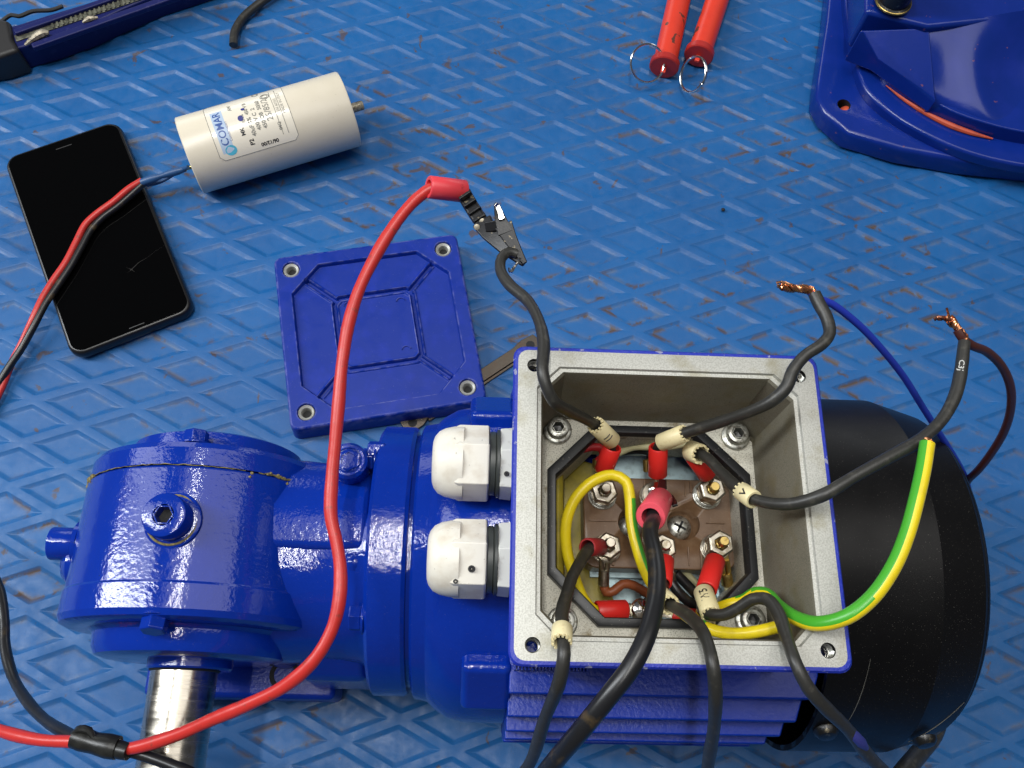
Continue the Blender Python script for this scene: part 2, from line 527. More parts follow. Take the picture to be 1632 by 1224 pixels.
def circle_poly(r, n=40, c=(0, 0), ph=0.0):
    return [(c[0] + r * math.cos(2 * math.pi * k / n + ph), c[1] + r * math.sin(2 * math.pi * k / n + ph)) for k in range(n)]


def round_rect(w, h, r, n=6):
    p = []
    for cx, cy, a in ((w / 2 - r, h / 2 - r, 0), (-w / 2 + r, h / 2 - r, 90), (-w / 2 + r, -h / 2 + r, 180), (w / 2 - r, -h / 2 + r, 270)):
        for k in range(n):
            t = math.radians(a + 90 * k / (n - 1))
            p.append((cx + r * math.cos(t), cy + r * math.sin(t)))
    return p


# ------------------------------------------------------------------ the rubber mat
LA, LB = 2.84048489, 1.27581421
vs = [(-80, -70, -0.1), (60, -70, -0.1), (60, 50, -0.1), (-80, 50, -0.1)]
mat_o = MB().add(vs, [(0, 1, 2, 3)]).build('rubber_mat', 'mat_rubber')
mat_o['kind'] = 'structure'
PROF = [(1.0, TOP, 0), (0.835, TOP, 0), (0.805, TOP - 0.004, 0.1), (0.785, TOP - 0.018, 0.3), (0.635, 0.014, 0.9), (0.605, 0.004, 1.0), (0.56, 0.0, 0.75), (0.44, 0.0, 0.15), (0.30, 0.0, 0.0)]


def diamond_geo():
    vs, fs, at_ = [], [], []
    nseg = 4
    for sc, z, w_ in PROF:
        cr = 0.14 * sc if sc < 0.95 else 0.0       # corners slightly rounded
        c4 = [(LA, 0), (0, LB), (-LA, 0), (0, -LB)]
        for k in range(4):
            p = np.array(c4[k]) * sc; a = np.array(c4[k - 1]) * sc; b = np.array(c4[(k + 1) % 4]) * sc
            ea = p + unit(a - p) * max(cr, 0.02); eb = p + unit(b - p) * max(cr, 0.02)
            for t in np.linspace(0, 1, nseg):
                q = (1 - t) ** 2 * ea + 2 * t * (1 - t) * p + t * t * eb if cr else p
                vs.append((q[0], q[1], z)); at_.append(w_)
    n = 4 * nseg
    for i in range(len(PROF) - 1):
        for k in range(n):
            k2 = (k + 1) % n
            if i == 0 and k % nseg != nseg - 1:
                fs.append((k, n + k2, n + k))          # fan at the sharp outer corner
            else:
                fs.append((i * n + k, i * n + k2, (i + 1) * n + k2, (i + 1) * n + k))
    vs.append((0, 0, 0)); at_.append(0.0)
    b = (len(PROF) - 1) * n
    for k in range(n):
        fs.append((b + k, b + (k + 1) % n, len(vs) - 1))
    return vs, fs, at_


def foot(o, vals):
    a = o.data.attributes.new('foot', 'FLOAT', 'POINT')
    a.data.foreach_set('value', vals)


dv, df, da = diamond_geo()
cells = []
for i in range(-26, 16):
    for j in range(-40, 56):
        if (i + j) % 2:
            continue
        x = i * LA - 0.79 * LA; y = -j * LB
        if not (-70 < x < 50 and -60 < y < 40):
            continue
        q = np.array([x, y, 0]) - CAM
        px = np.array([q @ cX, q @ cY]) / (q @ cF) * 1425 + [816, 612]
        out = max(0, -px[0], px[0] - 1632, -px[1], px[1] - 1224)
        hid = 0
        m = ME @ (np.array([x, y, 0]) - BC)
        if -23 < m[0] < 12.5 and -4.5 < m[1] < 5.0:
            hid = 1                                  # under the motor
        cells.append((out > 40 or hid, (q @ cF), x, y))
cells.sort()
first = None
rest = MB(); ra = []
for n, (o_, d_, x, y) in enumerate(cells):
    if n < 300:
        if first is None:
            first = MB().add(dv, df).build('recessed_diamond', 'mat_rubber', mat_o, angle=60, weld=False)
            first.location = (x, y, 0)
            foot(first, da)
        else:
            c = inst(first, 'recessed_diamond', mat_o, Matrix.Translation((x, y, 0)))
    else:
        rest.add([(a + x, b + y, c_) for a, b, c_ in dv], df); ra += da
ro = rest.build('recessed_diamond_field', 'mat_rubber', mat_o, angle=60, weld=False)
foot(ro, ra)
ro['kind'] = 'stuff'
# the shared texture must not repeat from diamond to diamond
nt = M['mat_rubber'].nt
g = nt.nodes.new('ShaderNodeNewGeometry')
for n in nt.nodes:
    if n.type == 'MAPPING':
        for l in list(n.inputs['Vector'].links):
            nt.links.remove(l)
        nt.links.new(g.outputs['Position'], n.inputs['Vector'])

# ------------------------------------------------------------------ the geared motor
gm = thing('gear_motor', 'big glossy blue geared motor with open terminal box and black fan cover', 'motor', BC, ANG)
AZ = 7.9
XA = (1, 0, 0)
# fan cover
fc = MB().lathe([(6.85, 7.62), (6.85, 7.85), (11.05, 7.85), (11.2, 7.80), (13.0, 7.25), (13.35, 6.95), (13.5, 6.4), (13.5, 0)], (0, 0, AZ), XA, 128)
fc.lathe([(6.85, 7.62), (13.2, 7.1), (13.2, 0)], (0, 0, AZ), XA, 96)
fan = fc.build('fan_cover', 'fan_cover_plastic', gm, angle=12)
for x0, x1, a0, a1 in ((11.3, 12.9, 0.30, 0.62), (11.5, 12.8, 0.02, 0.30), (8.2, 8.4, 0.55, 0.95)):
    pts = []
    for t in np.linspace(0, 1, 16):
        x = x0 + (x1 - x0) * t; a = a0 + (a1 - a0) * t ** 1.4
        rr = 7.853 if x < 11.05 else 7.805 - (x - 11.2) * 0.3056 + 0.003
        pts.append((x, -rr * math.cos(a), AZ + rr * math.sin(a)))
    MB().tube(pts, [0.006, 0.014, 0.006], 5, raw=True).build('scratch', 'faded_ink', fan)
# motor body with fins
MB().cyl((-5.6, 0, AZ), (9.5, 0, AZ), 4.35, n=72, ch=0.2).build('stator_body', 'blue_paint', gm)
body = bpy.data.objects['stator_body']
zs = [12.75, 11.55, 10.35, 9.15, 7.95, 6.75, 5.55, 4.35]
for sgn in (-1, 1):
    for k, z in enumerate(zs):
        yo = math.sqrt(max(0.1, 7.72 ** 2 - (z - AZ) ** 2))
        xr = 6.55 - 0.28 * k if sgn < 0 else 6.6
        y0 = 4.0 if z > 11 else 2.5
        th = 0.47
        poly = [(-5.2, y0), (xr + 0.2, y0), (xr + 0.2, yo - 0.9), (xr - 0.15, yo), (-5.2, yo)]
        fb = MB().prism([(a, sgn * b) for a, b in poly], z - th, z + th)
        fb.build('cooling_fin', 'blue_rough_paint', body, bevel=0.08)
# saddle under the terminal box
sd0 = MB()
for sy in (-1, 1):
    sd0.box((0, sy * 4.45, 13.0), (10.2, 1.2, 2.4))
for sx in (-1, 1):
    sd0.box((sx * 4.5, 0, 12.7), (1.2, 7.72, 2.2))
sd0.build('box_saddle', 'blue_paint', gm, bevel=0.15)
# threaded looking cast edge under the box on the near side
te = MB()
for k in range(22):
    te.box((-5.0 + k * 0.13, -5.05, 13.45), (0.07, 0.25, 0.42))
te.build('cast_ribbing', 'blue_rough_paint', gm)['kind'] = 'stuff'
# drive end shield
sh = MB().lathe([(-9.15, 0), (-9.15, 5.9), (-9.05, 6.05), (-8.5, 6.15), (-8.2, 6.45), (-7.6, 6.8), (-6.9, 6.95), (-5.2, 6.98), (-5.0, 6.85), (-5.0, 0)], (0, 0, AZ), XA, 96)
MB_sh = sh.build('end_shield', 'blue_paint', gm, angle=25)
for (ya, za) in ((-1, 1), (1, 1), (-1, -1), (1, -1)):
    d = unit(np.array([0, ya * 1.02, za * 0.80])); t = np.array([0, -d[2], d[1]])
    MB().box(np.array([-6.05, 0, AZ]) + d * 6.55, (2.0, 2.5, 1.9), rx=[np.array([1., 0, 0]), t, d]).build('shield_lug', 'blue_paint', MB_sh, bevel=0.32, seg=3)
# input flange and its bolts
fl = MB().lathe([(-10.95, 0), (-10.95, 5.75), (-10.8, 5.95), (-9.5, 5.95), (-9.35, 5.85), (-9.32, 5.6), (-9.15, 5.6), (-9.15, 0)], (0, 0, AZ), XA, 96)
flo = fl.build('input_flange', 'blue_paint', gm, angle=25)
hexb = MB().cyl((0, 0, 0), (0, 0, 0.10), 0.62, n=24).cyl((0, 0, 0.10), (0, 0, 0.62), 0.52, n=6, ch=0.05)
hb = hexb.build('flange_bolt', 'blue_paint', flo, bevel=0.03)
spots = []
for k, a in enumerate((128, 205, 232, 50, -20, -60)):
    a = math.radians(a)
    spots.append(((-10.95, 5.25 * math.cos(a), AZ + 5.25 * math.sin(a)), (-1, 0, 0)))
hb.matrix_basis = mframe(*spots[0])
for s_ in spots[1:]:
    inst(hb, 'flange_bolt', flo, mframe(*s_))
# gearbox neck
nk = MB().lathe([(-16.4, 4.55), (-14.4, 4.5), (-13.4, 4.42), (-12.2, 4.45), (-11.4, 4.55), (-10.9, 4.85)], (0, -0.2, AZ - 0.15), XA, 64)
nko = nk.build('gearbox_neck', 'blue_paint', gm, angle=40)
MB().prism([(-0.9, 11.9), (-2.2, 11.75), (-5.35, 7.6), (-5.55, 4.0), (-0.9, 4.0)], -14.1, -11.15, fn=lambda a, b, c: (c, a, b)).build('neck_block', 'blue_paint', nko, bevel=0.4, seg=4)
MB().prism([(-0.45, 12.42), (-0.62, 12.0), (-0.75, 8.0), (3.4, 8.0), (3.5, 10.9), (2.6, 11.9), (1.2, 12.5)], -15.6, -11.1, fn=lambda a, b, c: (c, a, b)).build('neck_step', 'blue_paint', nko, bevel=0.28, seg=4)
for p_ in ((-11.5, -1.1, 12.0), (-11.35, -2.6, 11.3)):
    MB().lathe([(0, 0.34), (0.12, 0.33), (0.2, 0.22), (0.22, 0)], p_, (0.1, -0.3, 1), 20).build('neck_stud', 'blue_paint', nko)
bs = MB().cyl((-12.0, 3.0, 8.5), (-12.0, 3.0, 13.1), 0.78, n=32, ch=0.12)
bs.build('neck_boss', 'blue_paint', nko)
MB().lathe([(0, 0.5), (0, 0.33), (-0.3, 0.3), (-0.3, 0)], (-12.0, 3.0, 13.15), (0, 0, 1), 6).lathe([(0, 0.5), (-0.1, 0.62), (-0.4, 0.62)], (-12.0, 3.0, 13.15), (0, 0, 1), 32).build('boss_screw', 'blue_paint', nko)
MB().cyl((-11.35, 3.7, 12.0), (-10.6, 3.7, 12.0), 0.5, n=6, ch=0.05).build('boss_nut', ['blue_paint'], nko, bevel=0.03)
# gear housing, axis along y
GX, GZ = -18.55, 8.6
YA = (0, -1, 0)      # t grows towards the near side
gh = MB().lathe([(-2.35, 0), (-2.35, 5.2), (-2.25, 5.28), (-1.2, 5.30), (0.9, 5.34), (2.2, 5.38), (2.3, 5.45), (3.25, 5.46), (3.5, 5.36), (3.62, 5.1), (3.65, 4.75), (3.65, 0)], (GX, 0, GZ), YA, 128)
gho = gh.build('gear_housing', 'blue_paint', gm, angle=20)
# rear bearing cover with a line of old sealant
MB().lathe([(-2.42, 0), (-2.42, 5.22), (-3.15, 5.20), (-3.4, 5.05), (-3.45, 4.6), (-3.45, 3.9), (-3.55, 3.75), (-4.3, 3.7), (-4.4, 3.5), (-4.4, 0)], (GX, 0, GZ), YA, 96).build('rear_cover', 'blue_paint', gm, angle=22)
rc = bpy.data.objects['rear_cover']
sl = MB()
for a0, a1, rr in ((62, 142, 0.016), (30, 56, 0.05), (143, 154, 0.08)):
    pts = []
    for a in np.linspace(a0, a1, 40):
        a_ = math.radians(a)
        pts.append((GX + 5.245 * math.cos(a_), 2.39 + random.uniform(-0.03, 0.03), GZ + 5.245 * math.sin(a_)))
    sl.tube(pts, [rr * random.uniform(0.25, 1.5) for _ in range(24)], 6, step=0.08)
for k in range(34):
    a_ = math.radians(random.choice((random.uniform(28, 62), random.uniform(143, 158))))
    sl.torus((GX + 5.26 * math.cos(a_), 2.36 + random.uniform(-0.22, 0.1), GZ + 5.26 * math.sin(a_)), (random.random(), random.random(), 1), 0.03, 0.05, 6, 5)
sl.build('sealant_line', 'sealant', rc)
for (xx, zz) in ((GX + 0.2, GZ + 4.4),):
    o = inst(hb, 'cover_bolt', rc, mframe((xx, 3.45, zz), (0, 1, 0)))
# front bearing cover
fcv = MB().lathe([(3.6, 0), (3.6, 4.35), (3.8, 4.05), (4.35, 4.0), (4.65, 3.85), (4.75, 3.5), (4.78, 2.2), (4.78, 0)], (GX, 0, GZ), YA, 96).build('front_cover', 'blue_paint', gm, angle=22)
inst(hb, 'cover_bolt', fcv, mframe((GX - 0.1, -3.5, GZ + 4.85), (0, -1, 0.25)))
MB().lathe([(4.7, 1.75), (5.05, 1.75), (5.12, 1.68), (5.12, 1.3)], (GX, 0, GZ), YA, 64).build('shaft_collar', 'blue_paint', fcv)
MB().lathe([(4.7, 1.36), (13.6, 1.36), (13.75, 1.2), (13.75, 0)], (GX - 0.2, 0, GZ), YA, 96).build('output_shaft', 'shaft_steel', gm)
MB().torus((GX - 0.2, -5.13, GZ), (0, 1, 0), 1.38, 0.06, 48, 8).build('shaft_seal', 'dark_inside', fcv)


def socket_screw(name, r, h, parent, M4, mats=('blue_paint', 'dark_inside'), hexr=0.5, base=None):
    b = MB()
    if base:
        b.lathe([(-0.02, 0), (-0.02, base), (0.16, base), (0.2, base - 0.06), (0.2, r * 0.8)], (0, 0, 0), (0, 0, 1), 40)
    b.lathe([(0.18 if base else 0, r * 0.98), (h - 0.1, r), (h - 0.03, r - 0.03), (h, r - 0.1), (h, r * hexr * 1.18)], (0, 0, 0), (0, 0, 1), 40)
    b.lathe([(h, r * hexr * 1.18), (h - 0.04, r * hexr * 1.05), (h - 0.05, r * hexr)], (0, 0, 0), (0, 0, 1), 6)
    b.lathe([(h - 0.05, r * hexr), (h - 0.45, r * hexr * 0.96)], (0, 0, 0), (0, 0, 1), 6)
    b.lathe([(h - 0.45, r * hexr * 0.96), (h - 0.5, 0)], (0, 0, 0), (0, 0, 1), 6, mi=1)
    b.lathe([(h, r * hexr * 1.18), (h, r * hexr * 1.02)], (0, 0, 0), (0, 0, 1), 6)
    o = b.build(name, list(mats), parent, weld=False)
    o.matrix_basis = M4
    return o


socket_screw('oil_plug', 0.86, 1.15, gho, mframe((GX + 0.1, 0.1, GZ + 5.2), (-0.05, -0.02, 1)), hexr=0.40, base=1.12)
rg = MB().torus((GX + 0.1, 0.1, GZ + 5.40), (0, 0, 1), 0.98, 0.05, 40, 8)
rg.build('plug_washer', 'sealant', gho)
socket_screw('side_plug', 0.72, 1.3, gho, mframe((GX - 5.15, -0.05, GZ + 0.75), (-1, 0, 0.05)), base=1.0)
MB().lathe([(0, 1.15), (0.35, 1.1), (0.7, 0.75), (0.8, 0.5), (0.82, 0)], (GX - 5.2, -0.75, GZ + 0.1), (-1, 0, 0), 32).build('side_boss', 'blue_paint', gho)
# foot casting
ft = MB().box((-17.6, -1.7, 2.0), (9.0, 8.6, 3.0))
fto = ft.build('foot', 'blue_rough_paint', gm, bevel=0.3, seg=3)
MB().box((-17.6, -1.0, 4.3), (7.0, 6.0, 3.2)).build('foot_web', 'blue_rough_paint', fto, bevel=0.5, seg=3)
MB().lathe([(0, 0.72), (0.02, 0.5), (-0.7, 0.48), (-0.7, 0)], (-15.55, -4.9, 3.52), (0, 0, 1), 28).build('foot_hole', 'dark_inside', fto)
MB().cyl((-15.55, -3.9, 3.4), (-15.55, -3.9, 6.2), 0.75, n=24, ch=0.1).build('foot_boss', 'blue_rough_paint', fto)
# fan cover screws
for p, d in (((7.5, -7.05, 11.35), (0, -0.9, 0.45)), ((11.8, -7.3, 10.6), (0.1, -0.93, 0.36))):
    MB().lathe([(0, 0.5), (0.12, 0.48), (0.28, 0.34), (0.34, 0)], p, d, 20).build('cover_screw', 'dark_steel', fan)

# ------------------------------------------------------------------ terminal box
ZT, ZF = 19.64, 15.5


def corner_loop(hx, hy, ch, z, rounded, n=5, ox=0.0, oy=0.0):
    """rounded or chamfered square, n points per corner"""
    p = []
    for sx, sy, a in ((1, 1, 0), (-1, 1, 90), (-1, -1, 180), (1, -1, 270)):
        for k in range(n):
            t = k / (n - 1)
            if rounded:
                th = math.radians(a + 90 * t)
                p.append((sx * (hx - ch) + ch * math.cos(th) + ox, sy * (hy - ch) + ch * math.sin(th) + oy, z))
            else:
                e0 = (sx * hx, sy * (hy - ch)) if sx * sy > 0 else (sx * (hx - ch), sy * hy)
                e1 = (sx * (hx - ch), sy * hy) if sx * sy > 0 else (sx * hx, sy * (hy - ch))
                p.append((e0[0] + (e1[0] - e0[0]) * t + ox, e0[1] + (e1[1] - e0[1]) * t + oy, z))
    return p


loops = [  # points, material of the band that follows
    (corner_loop(4.9, 4.9, 0.5, 13.2, True), 0),
    (corner_loop(5.1, 5.1, 0.5, 14.3, True), 0),
    (corner_loop(5.42, 5.42, 0.45, ZT - 0.55, True), 0),
    (corner_loop(5.5, 5.5, 0.42, ZT - 0.10, True), 1),
    (corner_loop(5.44, 5.44, 0.40, ZT - 0.012, True), 1),
    (corner_loop(5.33, 5.33, 0.36, ZT, True), 2),
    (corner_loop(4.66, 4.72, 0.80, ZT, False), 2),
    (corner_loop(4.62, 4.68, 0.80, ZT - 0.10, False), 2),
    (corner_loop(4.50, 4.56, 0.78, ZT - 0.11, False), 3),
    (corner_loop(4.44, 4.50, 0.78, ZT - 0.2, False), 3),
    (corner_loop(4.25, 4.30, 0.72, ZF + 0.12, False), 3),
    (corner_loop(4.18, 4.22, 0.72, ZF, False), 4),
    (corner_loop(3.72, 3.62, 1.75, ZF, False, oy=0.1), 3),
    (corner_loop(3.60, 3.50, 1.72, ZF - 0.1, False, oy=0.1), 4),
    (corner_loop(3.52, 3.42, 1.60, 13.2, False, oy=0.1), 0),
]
tb = MB()
n20 = 20
for i, (lp, mi) in enumerate(loops):
    nx = loops[(i + 1) % len(loops)][0]
    tb.add(lp + nx, [(k, (k + 1) % n20, n20 + (k + 1) % n20, n20 + k) for k in range(n20)], mi)
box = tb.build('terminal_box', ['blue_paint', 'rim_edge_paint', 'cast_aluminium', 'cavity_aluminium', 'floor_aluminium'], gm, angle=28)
holes = MB()
for hx, hy in ((-4.76, 4.74), (4.76, 4.66), (4.72, -4.82), (-4.74, -4.85)):
    holes.cyl((hx, hy, ZT - 1.3), (hx, hy, ZT + 0.5), 0.25, n=24)
cut(box, holes, 'dark_steel')
for hx, hy in ((-4.76, 4.74), (4.76, 4.66), (4.72, -4.82), (-4.74, -4.85)):
    th = MB()
    pts = [(hx + 0.235 * math.cos(a), hy + 0.235 * math.sin(a), ZT - 0.9 + a / (2 * math.pi) * 0.11) for a in np.linspace(0, 2 * math.pi * 7, 150)]
    th.tube(pts, 0.03, 5, raw=True)
    th.build('hole_thread', 'zinc_screw', box)
    MB().cyl((hx, hy, ZT - 1.29), (hx, hy, ZT - 1.2), 0.249, n=24).build('hole_floor', 'blue_paint', box)
# gasket
gk = MB()
gl = [corner_loop(3.96, 3.88, 1.85, ZF + 0.002, False, oy=0.1), corner_loop(3.94, 3.86, 1.85, ZF + 0.2, False, oy=0.1), corner_loop(3.90, 3.82, 1.85, ZF + 0.23, False, oy=0.1),
      corner_loop(3.66, 3.57, 1.78, ZF + 0.23, False, oy=0.1), corner_loop(3.62, 3.53, 1.76, ZF + 0.18, False, oy=0.1), corner_loop(3.58, 3.49, 1.72, ZF - 0.35, False, oy=0.1)]
for i in range(len(gl) - 1):
    gk.add(gl[i] + gl[i + 1], [(k, (k + 1) % n20, n20 + (k + 1) % n20, n20 + k) for k in range(n20)])
gk.build('gasket', 'gasket_rubber', gm, angle=40)
# recess
MB().box((0.95, 0.1, 12.55), (5.1, 7.4, 0.2)).build('recess_plate', 'zinc_plate', gm)
MB().prism([(-3.6, 3.7), (-1.3, 3.2), (-1.75, 0.0), (-1.25, -1.6), (-0.75, -3.4), (-3.6, -3.6)], 12.4, 12.72).build('recess_casting', 'olive_paint', gm, bevel=0.1)
MB().box((-3.45, 0.3, 13.5), (0.5, 5.6, 2.3)).build('recess_wall', 'olive_paint', gm, bevel=0.3)
MB().torus((1.7, -2.35, 12.63), (0, 0, 1), 1.55, 0.16, 40, 8).build('plate_ring', 'zinc_plate', gm)
# box fixing screws
for k, (x, y) in enumerate(((-3.56, 3.72), (3.52, 3.70), (3.52, -3.42), (-3.4, -3.62))):
    socket_screw('fixing_screw', 0.43, 0.55, box, mframe((x, y, ZF), (0, 0, 1)), ('zinc_screw', 'dark_steel'), hexr=0.52, base=0.56)
# terminal board
bd = MB().prism(round_rect(6.0, 3.65, 0.5), 12.95, 14.0, fn=lambda x, y, z: (x + 0.62, y + 0.5, z)).build('terminal_board', 'bakelite', gm, bevel=0.06)
cm = MB()
for x in (-0.35, 1.62):
    cm.cyl((x, 0.5, 13.35), (x, 0.5, 14.5), 0.66, n=32)
cut(bd, cm, 'bakelite')
MB().box((0.62, 0.45, 12.88), (5.3, 3.95, 0.12)).build('board_flange', 'zinc_plate', bd, bevel=0.02)
ln = [((-1.6, 0.52), 1.1, 0), ((2.9, 0.55), 0.75, 0), ((-0.3, -0.85), 0.7, 1), ((1.75, -0.8), 0.75, 1), ((1.75, 1.9), 0.6, 1), ((-0.45, 1.95), 0.6, 1)]
for (x, y), L, v in ln:
    MB().box((x, y, 14.01), (0.06, L, 0.10) if v else (L, 0.06, 0.10)).build('board_ridge', 'bakelite', bd, bevel=0.02)
for x0, y0, w_, h_ in ((0.35, -0.95, 0.12, 0.8), (2.25, -0.9, 0.1, 0.75), (-1.25, -0.95, 0.1, 0.6), (0.1, 2.0, 0.1, 0.5), (2.0, 2.0, 0.1, 0.5)):
    MB().box((x0, y0, 14.02), (w_, h_, 0.16)).build('board_step', 'bakelite', bd, bevel=0.03)
for x, ang in ((-0.42, 0.3), (1.55, 1.1)):
    hd = MB().lathe([(0, 0.0), (0, 0.5), (0.12, 0.5), (0.24, 0.42), (0.32, 0.25), (0.34, 0)], (x, 0.45, 13.37), (0, 0, 1), 32)
    ho = hd.build('board_screw', 'zinc_screw', bd)
    for a in (ang, ang + math.pi / 2):
        MB().box((x, 0.45, 13.70), (0.5, 0.09, 0.05), rx=[(math.cos(a), math.sin(a), 0), (-math.sin(a), math.cos(a), 0), (0, 0, 1)]).build('screw_slot', 'dark_inside', ho)
# studs with nuts and washers: tops near z 15.3
STUD = [(-1.62, 1.55, 14.95, 0), (0.45, 1.55, 14.9, 2), (2.62, 1.68, 15.15, 1), (-1.52, -0.62, 15.1, 0), (0.62, -0.62, 15.0, 0), (2.80, -0.48, 15.25, 1)]
for k, (x, y, zt, kind) in enumerate(STUD):
    so = MB()
    so.cyl((x, y, 13.9), (x, y, zt + 0.28), 0.19, n=18, ch=0.03)
    pts = [(x + 0.185 * math.cos(a), y + 0.185 * math.sin(a), zt - 0.2 + a / (2 * math.pi) * 0.07) for a in np.linspace(0, 2 * math.pi * 6, 110)]
    so.tube(pts, 0.022, 5, raw=True)
    st = so.build('terminal_stud', 'brass' if kind else 'nickel', bd)
    zz = 14.0
    for r_, h_ in ((0.58, 0.12), (0.54, 0.12), (0.52, 0.10)):
        MB().lathe([(zz, 0.2), (zz, r_), (zz + h_ * 0.8, r_), (zz + h_, r_ - 0.04), (zz + h_, 0.2)], (x, y, 0), (0, 0, 1), 36).build('washer', 'nickel' if k % 2 else 'zinc_screw', bd)
        zz += h_ + 0.01
    if kind == 2:
        MB().lathe([(zz, 0.2), (zz, 0.45), (zz + 0.12, 0.45), (zz + 0.12, 0.2)], (x, y, 0), (0, 0, 1), 36).build('washer', 'nickel', bd)
        continue
    for r0, h0 in (((0.54, 0.42),) if kind == 0 else ((0.54, 0.34), (0.54, 0.36))):
        MB().lathe([(zz, 0.19), (zz, 0.46), (zz + 0.03, r0), (zz + h0 - 0.05, r0), (zz + h0, r0 - 0.07), (zz + h0, 0.28), (zz + h0 - 0.05, 0.2)], (x, y, 0), (0, 0, 1), 6, phase=0.3 + k).build('nut', 'nickel', bd, bevel=0.025)
        zz += h0
# cable glands on the left wall
for gy, gz in ((2.15, 16.0), (-1.5, 16.0)):
    g = MB()
    hexN = 6
    g.lathe([(-8.36, 0), (-8.36, 0.80), (-8.30, 0.98), (-8.14, 1.18), (-7.9, 1.30), (-7.55, 1.38), (-7.2, 1.38)], (0, gy, gz), XA, 48)
    go = g.build('cable_gland', 'gland_plastic', gm, angle=40)
    MB().lathe([(-7.66, 1.15), (-7.5, 1.40), (-7.36, 1.46), (-6.28, 1.46), (-6.22, 1.40), (-6.2, 0.9)], (0, gy, gz), XA, 6, phase=math.radians(18)).build('gland_cap', 'gland_plastic', go, bevel=0.05)
    MB().lathe([(-6.25, 1.1), (-6.18, 1.22), (-6.0, 1.22), (-5.97, 1.1)], (0, gy, gz), XA, 40).lathe([(-5.99, 1.16), (-5.93, 1.3), (-5.84, 1.3), (-5.8, 1.1)], (0, gy, gz), XA, 40).build('gland_seal', 'gland_seal', go)
    MB().lathe([(-5.84, 0.9), (-5.82, 1.36), (-5.36, 1.40), (-5.34, 0.9)], (0, gy, gz), XA, 6, phase=math.radians(24)).build('gland_nut', 'gland_nut_plastic', go, bevel=0.04)
for (x, y, z, sx, sy) in ((-6.75, -2.08, 17.22, 0.16, 0.10), (-7.3, -2.5, 17.05, 0.12, 0.05), (-5.58, 1.45, 17.1, 0.1, 0.1)):
    MB().torus((x, y, z), (0, -0.35, 1), sx * 0.5, sy * 0.5, 12, 6).build('ink_mark', 'ink', gm)

# ------------------------------------------------------------------ wires
def P(*pts):
    return [at(*p) for p in pts]


def wire(name, label, cat, pts, r, mat, group=None, split=None, mats=None):
    c = np.mean([at(*p) for p in pts], axis=0)
    t = thing(name, label, cat, c, 0, group)
    path = smooth_path(P(*pts), 0.16)
    k = np.arange(len(path))
    rw = random.Random(len(pts) * 7 + int(pts[0][0]))
    amp = 0.035 if group != BLKL else 0.02
    for ax in range(3):
        for _ in range(3):
            path[:, ax] += amp * 0.6 * np.sin(k * rw.uniform(0.06, 0.22) + rw.uniform(0, 6)) * np.minimum(1, np.minimum(k, k[::-1]) / 8)
    if np.isscalar(r):
        r = [r * (1 + 0.05 * math.sin(i * 0.31 + pts[0][0]) + rw.uniform(-0.02, 0.02)) for i in range(len(path))]
    MB().tube(path, r, 14, split=split, raw=True).build('insulation', mats or mat, t, world=True, angle=50)
    return t


def hollow(t, name, p0, p1, r, mat, wall=0.09, teeth=False, world=True, r1=None):
    p0, p1 = np.array(p0), np.array(p1)
    L = np.linalg.norm(p1 - p0)
    r1 = r1 or r
    b = MB().lathe([(0.0, r1 - wall), (0.0, r1 - 0.03), (0.03, r1), (L - 0.04, r), (L, r - 0.03), (L, r - wall), (L - 0.45 * min(L, 1.2), r - wall - 0.02), (0.0, r1 - wall)], p0, p1 - p0, 32)
    if teeth:
        x, y, a = frame(p1 - p0)
        for k in range(12):
            th = 2 * math.pi * k / 12
            d = x * math.cos(th) + y * math.sin(th)
            b.box(p0 + a * (-0.03) + d * (r1 - wall * 0.6), (0.07, wall * 0.9, 0.10), rx=[np.cross(a, d), d, a])
    return b.build(name, mat, t, world=world, angle=45)


def marker(t, p0, p1, r=0.36, text=None, tsize=0.35, bars=0, along=False):
    m = hollow(t, 'marker', p0, p1, r, 'ivory_marker', wall=0.1, teeth=True)
    p0, p1 = np.array(p0), np.array(p1)
    a = unit(p1 - p0); L = np.linalg.norm(p1 - p0)
    mid = (p0 + p1) / 2
    view = CAM - mid; up = unit(view - a * (view @ a)); side = np.cross(up, a)
    b = MB()
    if text:
        for string, f in text:
            vs, fs = text_geo(string, tsize, 'CENTER', 0.008)
            pts = []
            for (x, y, z) in vs:
                if along:
                    ang = (y - tsize * 0.33) / r
                    pts.append(mid + a * (x + f * L) + (side * math.sin(ang) + up * math.cos(ang)) * (r + 0.008))
                    continue
                ang = (x) / r
                pts.append(mid + a * (f * L - (y - tsize * 0.33)) + (side * math.sin(ang) + up * math.cos(ang)) * (r + 0.008))
            b.add(pts, fs)
    for k in range(bars):
        f = (k - (bars - 1) / 2) * 0.13
        pts = [mid + a * (-0.05 + 0.03 * k) * L + a * (f) + (side * math.sin(t_) + up * math.cos(t_)) * (r + 0.006) for t_ in np.linspace(-0.5, 0.35 + 0.1 * k, 9)]
        b.tube(pts, 0.022, 5, raw=True)
    if b.v:
        b.build('marker_print', 'ink', m, weld=False)
    return m


